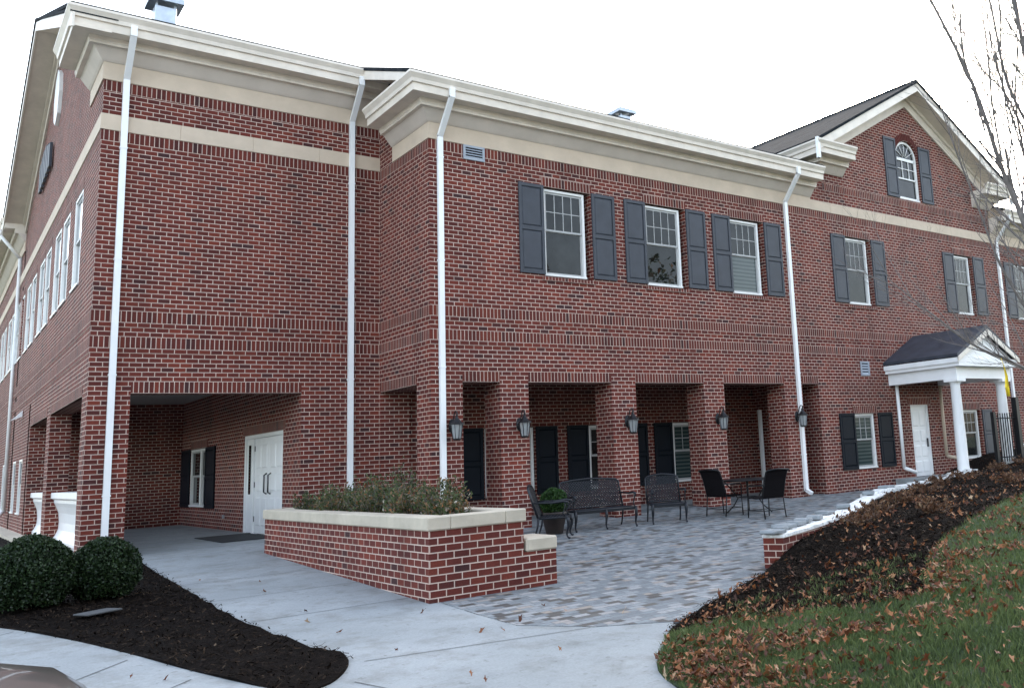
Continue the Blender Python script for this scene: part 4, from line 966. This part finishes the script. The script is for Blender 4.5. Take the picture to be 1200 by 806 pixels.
# rz so that local -Y points the way the seat faces
def face(dx, dy): return atan2(dy, dx)+pi/2
grp = 'cast metal lattice seats on the patio'
cast_seat('metal_armchair', 'dark cast metal lattice armchair seen from the side, between the planter and the potted shrub', 'armchair', (6.64,-4.47,G(-4.45)+.006), face(.8,-.62), .62, grp)
cast_seat('metal_loveseat', 'wide dark cast metal bench with diamond lattice back in front of the brick pier', 'bench', (7.98,-3.95,G(-4.0)+.006), face(-.12,-1), 1.30, grp, True)
cast_seat('metal_armchair', 'bluish cast metal lattice armchair facing the camera, right of the loveseat bench', 'armchair', (9.42,-4.22,G(-4.2)+.006), face(-.45,-.9), .68, grp)
def sling_chair(label, loc, rz):
    root = thing('patio_chair', label, 'chair', loc, rz, 'sling chairs at the round patio table'); hw, dp, sh = .27, .48, .42
    for sx in (-1, 1):
        x = sx*hw
        mb = MB(); mb.tube([(x,-dp/2,sh),(x,-dp/2-.02,0)], .013, 8); mb.build('leg', 'black_metal', root)
        mb = MB(); mb.tube([(x,dp/2,sh),(x,dp/2+.06,0)], .013, 8); mb.build('leg', 'black_metal', root)
        mb = MB(); mb.tube([(x,dp/2+.10,sh+.25),(x,dp/2-.1,sh+.24),(x,-dp/2+.03,sh+.23),(x,-dp/2-.01,sh+.20),(x,-dp/2,sh)], .015, 8); mb.build('armrest', 'black_metal', root)
    mb = MB(); mb.tube([(-hw,-dp/2-.01,.16),(hw,-dp/2-.01,.16)], .009, 6); mb.tube([(-hw,dp/2+.04,.16),(hw,dp/2+.04,.16)], .009, 6)
    for sx in (-1, 1): mb.tube([(sx*hw,-dp/2-.01,.16),(sx*hw,dp/2+.04,.16)], .009, 6)
    mb.build('stretcher', 'black_metal', root)
    mb = MB(); K = 8; P = [(-dp/2-.02, sh-.01),(-dp/2+.04,sh+.012),(0,sh-.015),(dp/2-.05,sh-.01),(dp/2,sh+.0)]
    mb.prism([(y, z) for y, z in P]+[(y, z-.018) for y, z in P[::-1]], 'x', -hw+.012, hw-.012); mb.build('seat', 'sling', root)
    B = [(dp/2,sh+.0),(dp/2+.04,sh+.15),(dp/2+.10,sh+.35),(dp/2+.17,sh+.50),(dp/2+.23,sh+.54)]
    mb = MB(); mb.prism(B+[(y+.018, z-.006) for y, z in B[::-1]], 'x', -hw+.012, hw-.012); mb.build('backrest', 'sling', root)
    mb = MB()
    for sx in (-1, 1): mb.tube([(sx*hw, y+.009, z) for y, z in B], .014, 8)
    mb.tube([(-hw, B[-1][0]+.01, B[-1][1]),(0, B[-1][0]+.01, B[-1][1]+.02),(hw, B[-1][0]+.01, B[-1][1])], .016, 8); mb.build('back_frame', 'black_metal', root)
    return root
sling_chair('black sling patio chair on the left of the round table, beside the brick pier', (11.0,-4.22,G(-4.2)+.006), face(1,.12))
sling_chair('black sling patio chair on the right of the round table, nearest the downspout', (11.17,-5.28,G(-5.3)+.006), face(.12,.99))
tb = thing('patio_table', 'round black metal patio table between two sling chairs', 'table', (11.66,-4.25,G(-4.25)+.006))
mb = MB(); mb.lathe([(.60,.69),(.62,.70),(.62,.72),(.60,.725)], (0,0,0), 40); mb.build('tabletop', 'black_metal', tb)
for k in range(4):
    t = pi/4+pi/2*k; mb = MB(); mb.tube([(.50*cos(t),.50*sin(t),.69),(.30*cos(t),.30*sin(t),.45),(.22*cos(t),.22*sin(t),.32),(.32*cos(t),.32*sin(t),.16),(.50*cos(t),.50*sin(t),.0)], .014, 8); mb.build('leg', 'black_metal', tb)
mb = MB(); mb.tube([(.23*cos(t),.23*sin(t),.34) for t in np.linspace(0, 2*pi, 17)], .010, 6); mb.build('ring', 'black_metal', tb)
# potted boxwood
def ball(root, c_, rad, n_, mat, sz, core='box_leaf', squash=.97):
    d = rand_dirs(n_); d[:, 2] = np.where(d[:, 2] < -.75, -d[:, 2], d[:, 2])
    lump = 1+.035*np.sin(d[:, 0]*5+1)*np.cos(d[:, 1]*6)+.02*np.sin(d[:, 2]*9+d[:, 0]*4)
    r_ = rad*lump*(1-.24*rng.random(n_)**1.4+.055*(rng.random(n_) > .965))
    P = d*r_[:, None]; P[:, 2] *= squash; P += np.array(c_)
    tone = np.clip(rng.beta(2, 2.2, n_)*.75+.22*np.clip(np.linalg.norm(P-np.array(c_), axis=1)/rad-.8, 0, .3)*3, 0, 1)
    o = quads_mesh('foliage', leaf_quads(P, sz, .6), tone, mat, root)
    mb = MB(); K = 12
    mb.lathe([(rad*.80*sin(pi*k/K)+.001, -rad*.80*squash*cos(pi*k/K)) for k in range(K+1)], c_, 20); mb.build('dark_core', 'void', root)  # solid near-black core: the shade deep inside the foliage as colour
pt = thing('potted_shrub', 'rounded bright green shrub in a dark tapered pot in front of the brick pier', 'potted plant', (6.98,-3.90,G(-3.9)+.006))
mb = MB(); mb.lathe([(.15,0),(.16,.02),(.23,.34),(.25,.36),(.25,.40),(.22,.40),(.21,.36)], (0,0,0), 28); mb.build('pot', 'pot', pt)
ball(pt, (0,0,.58), .26, 6500, 'bright_leaf', .018)
# boxwood globes by the corner pier
for (x, y, r_, n_, s_) in ((-1.07,-5.05,.48,34000,'large dark round boxwood shrub, left one of the pair before the corner pier'),(-.29,-4.9,.42,28000,'smaller round boxwood shrub with lighter green tips, in front of the downspout corner'),(-2.0,-2.2,.50,9000,'dark boxwood shrub cut off by the left edge of the photo')):
    o = thing('boxwood_shrub', s_, 'shrub', (x, y, G(y)+.02), 0, 'clipped boxwood globes in the mulch bed'); ball(o, (0,0,r_*.88-.05), r_, n_, 'box_leaf', .018)
    mb = MB(); mb.tube([(0,0,-.05),(0,0,.3)], .04, 8); mb.build('stem', 'bark', o)
# door mat, cover plate
o = thing('door_mat', 'flat black rubber mat on the porch floor in front of the white double door', 'mat', (3.0,2.30,.003))
mb = MB(); mb.bbox(-.52, .52, -1.15, 1.15, 0, .014, .004); mb.build('mat_body', 'mat_rubber', o)
o = thing('cover_plate', 'flat grey utility cover lying in the mulch in front of the boxwoods', 'utility cover', (-.52,-6.30,G(-6.3)+.05), .5)
mb = MB(); mb.bbox(-.20, .20, -.13, .13, 0, .02, .006); mb.build('cover_lid', 'slab', o)

# ------------------------------------------------------------------ fence and post on the hill
def post_h(x, y): return float(H(x, y))
fe = thing('metal_fence', 'black iron picket fence panel with dark posts in front of the right portico column', 'fence', (0,0,0))
A0 = Vector((20.42,-5.0)); A1 = Vector((21.42,-5.12)); fz = .42
def vbar(mb, p, r_, z0, z1): mb.box(p.x-r_, p.x+r_, p.y-r_, p.y+r_, z0, z1)
mb = MB(); vbar(mb, A0, .05, .2, 1.86); mb.build('post', 'black_metal', fe); mb = MB(); vbar(mb, A1, .075, .2, 2.25); mb.build('post', 'black_metal', fe)
for k in range(1, 9):
    p = A0.lerp(A1, k/10); mb = MB(); vbar(mb, p, .012, .5, 1.82); mb.build('picket', 'black_metal', fe)
for z in (.62, 1.68):
    mb = MB(); mb.tube([(A0.x,A0.y,z),(A1.x,A1.y,z)], .018, 6); mb.build('rail', 'black_metal', fe)

# ------------------------------------------------------------------ bare tree on the lawn at the right
cam_p = Vector((-2.1948,-18.8484,1.2969))
tree = thing('bare_tree', 'slender leafless grey tree reaching in from the right edge of the lawn', 'tree', (0,0,0))
base = Vector((5.75,-15.0,float(H(5.75,-15.0))-.05))
mbt = MB(); fork = base+Vector((.05,.03,1.5))
mbt.tube([base, base+Vector((.01,.0,.5)), base+Vector((.03,.02,1.0)), fork], [.08,.055,.048,.042], 12); mbt.build('trunk', 'bark', tree)
tr = random.Random(21)
mbb = MB(); 
def twig(p, d, L, r_, depth):
    pts = [Vector(p)]; dd = Vector(d).normalized(); k = 5
    for i in range(k):
        dd = (dd+Vector((tr.uniform(-.13,.13), tr.uniform(-.13,.13), tr.uniform(-.06,.12)))).normalized(); pts.append(pts[-1]+dd*L/k)
    mbb.tube(pts, [r_*(1-.75*i/k) for i in range(k+1)], 5 if r_ < .01 else 8, False)
    if depth > 0:
        for i in range(1, k+1):
            for _ in range(tr.choice([1, 2]) if depth > 1 else tr.choice([1, 1, 2])):
                a = (pts[i]-pts[i-1]).normalized(); side = a.cross(Vector((tr.uniform(-1,1), tr.uniform(-1,1), tr.uniform(-1,1)))).normalized()
                twig(pts[i], a*.75+side*tr.uniform(.4,.9)+Vector((0,0,.15)), L*tr.uniform(.32,.55), r_*(1-.75*i/k)*.6, depth-1)
def limb(pts, r0_, r1_, depth=2, dens=1):
    P = [Vector(p) for p in pts]; n_ = len(P)
    S_ = smooth_line([tuple(p) for p in P], 4)
    S_ = [Vector(s_) for s_ in S_]; k = len(S_)
    r0_ *= .8; r1_ *= .8; mbb.tube(S_, [r0_+(r1_-r0_)*i/(k-1) for i in range(k)], 8, False)
    for i in range(2, k):
        for _ in range(dens):
            if tr.random() < .95:
                a = (S_[i]-S_[i-1]).normalized(); side = a.cross(Vector((tr.uniform(-1,1), tr.uniform(-1,1), tr.uniform(-1,1)))).normalized()
                twig(S_[i], a*.9+side*.5+Vector((0,0,.25)), tr.uniform(.5,1.1), max(.0040, (r0_+(r1_-r0_)*i/(k-1))*.45), depth)
limb([fork,(5.45,-14.85,2.6),(5.27,-14.75,3.32),(5.12,-14.72,3.68),(4.93,-14.66,4.38),(4.66,-14.55,5.05),(4.35,-14.4,5.8)], .042, .012)
limb([fork,(5.5,-14.7,1.75),(5.28,-14.5,1.92),(5.0,-14.3,2.10),(4.75,-14.1,2.38),(4.45,-13.9,2.7)], .024, .006, 2)
limb([fork,(5.6,-14.7,2.1),(5.25,-14.55,2.75),(5.05,-14.5,3.3),(4.85,-14.45,3.85),(4.75,-14.4,4.3)], .018, .006, 1)
limb([fork,(5.85,-14.95,2.8),(5.62,-14.95,3.9),(5.45,-14.92,4.6),(5.35,-14.9,5.3),(5.2,-14.8,6.2)], .045, .012)
limb([(5.68,-14.95,3.6),(5.3,-14.8,4.4),(5.15,-14.8,5.1),(5.0,-14.8,5.9)], .02, .008)
limb([(5.7,-14.95,3.3),(5.5,-14.9,4.2),(5.42,-14.9,5.2),(5.38,-14.85,6.2)], .026, .008, 3)
limb([fork,(6.0,-15.0,2.6),(6.0,-15.1,4.0),(5.75,-15.05,5.4),(5.7,-15,6.6)], .045, .012)
for L_ in ([(5.5,-14.9,2.6),(5.43,-14.81,3.64),(5.36,-14.71,4.41),(5.36,-14.63,5.03),(5.4,-14.61,5.76)], [(5.5,-14.77,3.66),(5.52,-14.72,4.35),(5.64,-14.75,4.97),(5.69,-14.75,5.79)],
           [(5.53,-14.51,3.83),(5.56,-14.46,4.45),(5.64,-14.43,5.01),(5.7,-14.39,5.59),(5.81,-14.36,6.01)], [(5.3,-14.5,4.1),(5.48,-14.32,4.66),(5.52,-14.23,5.06),(5.62,-14.19,5.47),(5.75,-14.19,5.97)],
           [(6.0,-14.6,2.9),(6.16,-14.34,3.54),(6.17,-14.28,4.27),(6.21,-14.24,4.9),(6.29,-14.25,5.63),(6.35,-14.22,6.25)], [(6.3,-14.4,4.2),(6.16,-14.28,4.73),(6.1,-14.08,5.07),(6.08,-13.94,5.51),(6.06,-13.78,5.86)],
           [(6.3,-14.6,4.0),(6.64,-14.36,4.72),(6.65,-14.28,5.33),(6.78,-14.37,6.22)]):
    limb(L_, .015, .005, 2, 2)
mbb.build('branches', 'bark', tree)
tp = thing('marking_tape', 'strip of bright yellow tape hanging from a bare branch', 'tape', (5.22,-14.47,1.95))
mb = MB(); zz = [0,-.07,-.16,-.26,-.34]; xx = [-.03,.0,.025,.015,.02]; tw = [.3,.7,1.1,1.6,1.3]
P = []
for z, x, t in zip(zz, xx, tw): c_, s_ = cos(t)*.020, sin(t)*.020; P += [(x-c_,-s_-.001,z),(x+c_,s_-.001,z),(x+c_,s_+.001,z),(x-c_,-s_+.001,z)]
fs = [(3,2,1,0),(16,17,18,19)]
for i in range(4):
    for j in range(4): jj = (j+1) % 4; fs.append((i*4+j, i*4+jj, (i+1)*4+jj, (i+1)*4+j))
mb.add(P, fs, True); mb.build('tape_strip', 'yellow_tape', tp)

# ------------------------------------------------------------------ ground cover
def scatter(poly, n_, dens=None):
    xs_ = [p[0] for p in poly]; ys_ = [p[1] for p in poly]; X = []; Y = []
    while len(X) < n_:
        x = rng.uniform(max(min(xs_), -14), min(max(xs_), 30), n_); y = rng.uniform(max(min(ys_), -18), max(ys_), n_)
        k = inpoly(x, y, poly)
        if dens is not None: k &= rng.random(n_) < dens(x, y)
        X += list(x[k]); Y += list(y[k])
    return np.array(X[:n_]), np.array(Y[:n_])
near = lambda x, y: np.clip(6.0/(np.hypot(x+2.2, y+18.8)-1.5), 0, 1)**2
cone = lambda x, y: (((x+2.2)*cos(1.15)-(y+18.85)*0 > -50))
def vis(x, y):
    a = np.degrees(np.arctan2(x+2.2, y+18.85)); return ((a > 28) & (a < 72)).astype(float)
# grass
X, Y = scatter(lawn_poly, 130000, lambda x, y: near(x, y)*vis(x, y)); Z = hill(X, Y)
def blades(X, Y, Z, h0, h1, w_):
    n_ = len(X); h = rng.uniform(h0, h1, n_); a = rng.uniform(0, 2*pi, n_); lean = rng.uniform(0, .75, n_)*h; la = rng.uniform(0, 2*pi, n_)
    bx, by = np.cos(a)*w_, np.sin(a)*w_; tx, ty = X+np.cos(la)*lean, Y+np.sin(la)*lean
    return np.stack([np.stack([X-bx, Y-by, Z-.01], 1), np.stack([X+bx, Y+by, Z-.01], 1), np.stack([X*.45+tx*.55+bx*.6, Y*.45+ty*.55+by*.6, Z+h*.65], 1), np.stack([tx, ty, Z+h], 1)], 1)
patch = .5+.5*np.sin(X*2.1+np.sin(Y*1.7)*2)*np.cos(Y*1.9)
tag(quads_mesh('grass', blades(X, Y, Z, .025, .075, .0035), np.clip(rng.beta(2, 2, len(X))*.7+patch*.28, 0, 1), 'grass_blade'), 'short green lawn grass on the slope at the right', 'grass', kind='stuff')
sp = [(3.6,-11.8),(4.4,-11.5),(5.4,-11.7),(6.2,-12.1),(6.6,-12.4),(5.9,-12.85),(5.1,-13.3),(4.5,-13.0)]
X, Y = scatter(sp, 2600); Z = hill(X, Y); kk = np.sin(X*6)*np.cos(Y*7+1) > -.1; X, Y, Z = X[kk], Y[kk], Z[kk]
tag(quads_mesh('sparse_grass', blades(X, Y, Z, .03, .07, .0035), rng.beta(2, 2, len(X)), 'grass_blade'), 'thin patchy grass growing at the lower edge of the mulch slope', 'grass', kind='stuff')
# mulch chips
def chips(poly, hf, n_, lab, dens=None, sz=.017):
    X, Y = scatter(poly, n_, dens); X = X+rng.normal(0, .035, n_); Y = Y+rng.normal(0, .035, n_); Z = hf(X, Y)+rng.uniform(.006, .026, n_); C_ = np.stack([X, Y, Z], 1)
    a = rng.uniform(0, 2*pi, n_); d = np.stack([np.cos(a), np.sin(a), rng.normal(0, .35, n_)], 1); b_ = np.stack([-np.sin(a), np.cos(a), rng.normal(0, .35, n_)], 1)
    L = (sz*rng.uniform(.5, 1.8, n_))[:, None]; W_ = (sz*.3*rng.uniform(.5, 1.3, n_))[:, None]
    P = np.stack([C_-d*L-b_*W_, C_+d*L-b_*W_, C_+d*L+b_*W_, C_-d*L+b_*W_], 1)
    tag(quads_mesh('mulch_chips', P, rng.beta(1.2, 2.0, n_), 'mulch_chip'), lab, 'mulch', kind='stuff')
chips(bed_poly, bed_h, 40000, 'dark bark mulch covering the flower bed at the lower left', lambda x, y: (y < 6)*(x > -6))
chips(mulch_poly, hill, 45000, 'dark bark mulch covering the slope at the right', lambda x, y: near(x, y)*1.0*vis(x, y))
# fallen leaves
def leaves(X, Y, Z, sz):
    n_ = len(X); a = rng.uniform(0, 2*pi, n_); tilt = rng.normal(0, .6, (n_, 2)); s_ = sz*rng.uniform(.6, 1.35, n_)
    out = []
    lob = [(1.0,0),(.35,.25),(.25,.62),(-.25,.22),(-.95,.08),(-.95,-.08),(-.25,-.25),(.2,-.62),(.4,-.22)]
    for lx, ly in lob:
        x = lx*np.cos(a)-ly*np.sin(a); y = lx*np.sin(a)+ly*np.cos(a)
        out.append(np.stack([X+x*s_, Y+y*s_, Z+(x*tilt[:, 0]+y*tilt[:, 1])*s_+s_*(.9*abs(ly)*rng.uniform(-.2, 1.3, n_)+.35*abs(lx)*rng.uniform(-.2,1.2,n_))], 1))
    return np.stack(out, 1)
X, Y = scatter(lawn_poly, 5000, lambda x, y: near(x, y)*vis(x, y)*(.07+.93*np.clip(1.2-.8*np.abs(y+13.75-.12*x), 0, 1)*(.12+.88*(np.sin(x*3.1+y*1.3)*np.cos(y*2.9+x) > -.15)))); Z = hill(X, Y)+rng.uniform(.03, .07, len(X))
X2, Y2 = scatter(mulch_poly, 1900, lambda x, y: near(x, y)*vis(x, y)*(.25+.75*(np.sin(x*2.7)*np.cos(y*3+1) > .1))); Z2 = hill(X2, Y2)+rng.uniform(.02, .05, len(X2))
P = leaves(np.concatenate([X, X2]), np.concatenate([Y, Y2]), np.concatenate([Z, Z2]), .031)
tag(quads_mesh('fallen_leaves', P, rng.beta(1.0, 1.9, len(P)), 'fallen_leaf', nv=9), 'dry brown and orange fallen leaves scattered over lawn and mulch', 'leaves', kind='stuff')
X, Y = rng.uniform(-2.5, 4.0, 70), rng.uniform(-12.8, -3, 70); k = ~inpoly(X, Y, bed_poly) & ((X < 2.3) | (Y < -9)) & ~inpoly(X, Y, lawn_poly); X, Y = X[k], Y[k]
tag(quads_mesh('stray_leaves', leaves(X, Y, Gv(Y)+.015, .030), rng.beta(1.5, 2, len(X)), 'fallen_leaf', nv=9), 'few stray dead leaves lying on the concrete walk', 'leaves', kind='stuff')
# dry clumps on the slope behind the curved wall
cl = [(8.2,-10.2,.30,'russet dry plant clump just behind the brick end of the curved wall'),(9.3,-9.6,.32,'low dead leafy clump behind the near half of the curved wall'),(10.8,-9.0,.34,'tan and russet dead plant clump on the slope level with the patio table'),
      (9.0,-10.9,.30,'dry brown clump lowest on the mulch slope'),(12.6,-8.2,.36,'withered brown clump behind the middle of the curved wall'),(14.6,-7.2,.36,'withered clump on the slope below the ground floor window'),
      (16.6,-6.5,.38,'dead brown clump in front of the small white door'),(18.4,-6.2,.42,'tan grassy dead clump left of the portico column foot'),(20.2,-6.0,.40,'rusty dead clump in front of the portico between its columns'),(21.6,-6.6,.42,'dry clump at the foot of the black fence post'),(13.2,-9.6,.36,'dry tan clump high on the mulch slope near the lawn'),(17.5,-8.6,.42,'dead leafy clump at the top right of the mulch slope')]
for x, y, r_, s_ in cl: perennial((x, y, float(H(x, y))), r_*1.1, .26, 16, s_, 'plant', 'withered plants on the mulch slope', 'dry_leaf', .032, 0, 'withered_plant')

# ------------------------------------------------------------------ car at the lower left corner
car = thing('parked_car', 'front corner of a taupe car with clear headlight at the lower left edge', 'car', (0,0,0))
CX, CY, CR, CG = -1.34, -12.75, radians(-4), -0.43     # nose position, heading, ground
def ct(p): # local: x forward (nose at 0, tail negative), y left, z up
    c_, s_ = cos(CR), sin(CR); return (CX+p[0]*c_-p[1]*s_, CY+p[0]*s_+p[1]*c_, CG+p[2])
import math as _m
secs = [(0.0,.42,.62,.30),(-.05,.60,.80,.24),(-.2,.72,.88,.20),(-.5,.80,.91,.18),(-1.1,.89,.925,.18),(-1.5,.95,.93,.18),(-1.52,.94,.93,.18),(-3.0,.95,.93,.18),(-4.2,.97,.90,.2),(-4.5,.80,.80,.3)]
mb = MB(ct); P = []; K = 17
for (x, h, w_, zb2) in secs:
    for k in range(K):
        t = pi*k/(K-1); cx_ = cos(t); sx_ = sin(t)
        y = w_*(abs(cx_)**.55)*(1 if cx_ > 0 else -1); z = zb2+(h-zb2)*(sx_**.42 if sx_ > 0 else 0)
        xo = -.35*(abs(y)/.93)**3 if x > -.7 else 0
        P.append((x+xo, y, z))
fs = []
for i in range(len(secs)-1):
    for k in range(K-1): fs.append((i*K+k, i*K+k+1, (i+1)*K+k+1, (i+1)*K+k))
fs.append(tuple(range(K))[::-1]); fs.append(tuple((len(secs)-1)*K+k for k in range(K)))
mb.add(P, fs, True); mb.build('body', 'car_paint', car)
mb = MB(ct); cab = [(-1.35,.93,.80),(-2.1,1.38,.62),(-3.1,1.42,.62),(-4.1,1.0,.74)]
P = []
for x, z, w_ in cab: P += [(x,-w_,z),(x,w_,z)]
P += [(-1.35,-.82,.9),(-1.35,.82,.9),(-4.1,-.8,.9),(-4.1,.8,.9)]
mb.add(P, [(0,1,3,2),(2,3,5,4),(4,5,7,6),(8,0,2,4,6,10),(9,11,7,5,3,1),(8,9,1,0),(6,7,11,10)]); mb.build('windows', 'pane', car)
for sy in (1, -1):
    mb = MB(ct); P = []
    for i in range(7):
        for j in range(5):
            u_ = i/6; v_ = j/4; y = sy*(.40+.42*u_); x = -.03-.36*((.40+.42*u_)/.93)**3-.10*v_-.05; z = .44+.17*v_*(1-.25*u_)+.05*sin(pi*u_)
            P.append((x+.075+.02*sin(pi*u_)*sin(pi*v_), y, z))
    fs = [(i*5+j, (i+1)*5+j, (i+1)*5+j+1, i*5+j+1) for i in range(6) for j in range(4)]
    if sy < 0: fs = [f[::-1] for f in fs]
    mb.add(P, fs, True); mb.build('headlight', 'lamp_lens', car)
for x in (-.95, -3.65):
    for sy in (1, -1):
        mb = MB(lambda p, x=x, sy=sy: ct((x+p[0], sy*.82+p[2], .32+p[1]))); mb.lathe([(.20,-.1),(.30,-.1),(.32,-.07),(.32,.07),(.30,.1),(.20,.1)], (0,0,0), 28)
        wl = mb.build('wheel', 'tyre', car); mb = MB(lambda p, x=x, sy=sy: ct((x+p[0], sy*.82+p[2], .32+p[1]))); mb.lathe([(.02,-.11),(.2,-.105),(.2,.105),(.02,.11)], (0,0,0), 20); mb.build('rim', 'galvanised', wl)

# ------------------------------------------------------------------ unseen trees added behind the camera: mirrored in the panes, darkening the low sky
tg = random.Random(5)
for i, (x, y, h) in enumerate(((-26,-46,16),(-14,-50,20),(-3,-46,15),(8,-49,20),(19,-45,17),(31,-50,21),(44,-47,18))):
    t_ = thing('unseen_tree', 'broad tree added out of view, number %d of the row mirrored in the panes' % (i+1), 'tree', (x, y, -.85), 0, 'unseen trees added behind the camera')
    t_['label'] = 'broad brown tree added unseen behind the camera for pane reflections and a darker low sky'
    mb = MB(); mb.tube([(0,0,0),(.1,0,h*.25),(0,.1,h*.6)], [.35,.28,.12], 10); mb.build('trunk', 'bark', t_)
    d = rand_dirs(5200); r_ = (1-.5*rng.random(5200)**1.5)*(1+.18*np.sin(d[:, 0]*5+i)*np.cos(d[:, 2]*6))
    P = d*r_[:, None]*np.array([h*.40, h*.36, h*.46]); P[:, 2] += h*.56
    quads_mesh('crown', leaf_quads(P, .26, .6), rng.beta(2, 2, 5200), 'dry_leaf' if i % 3 else 'perennial_leaf', t_)
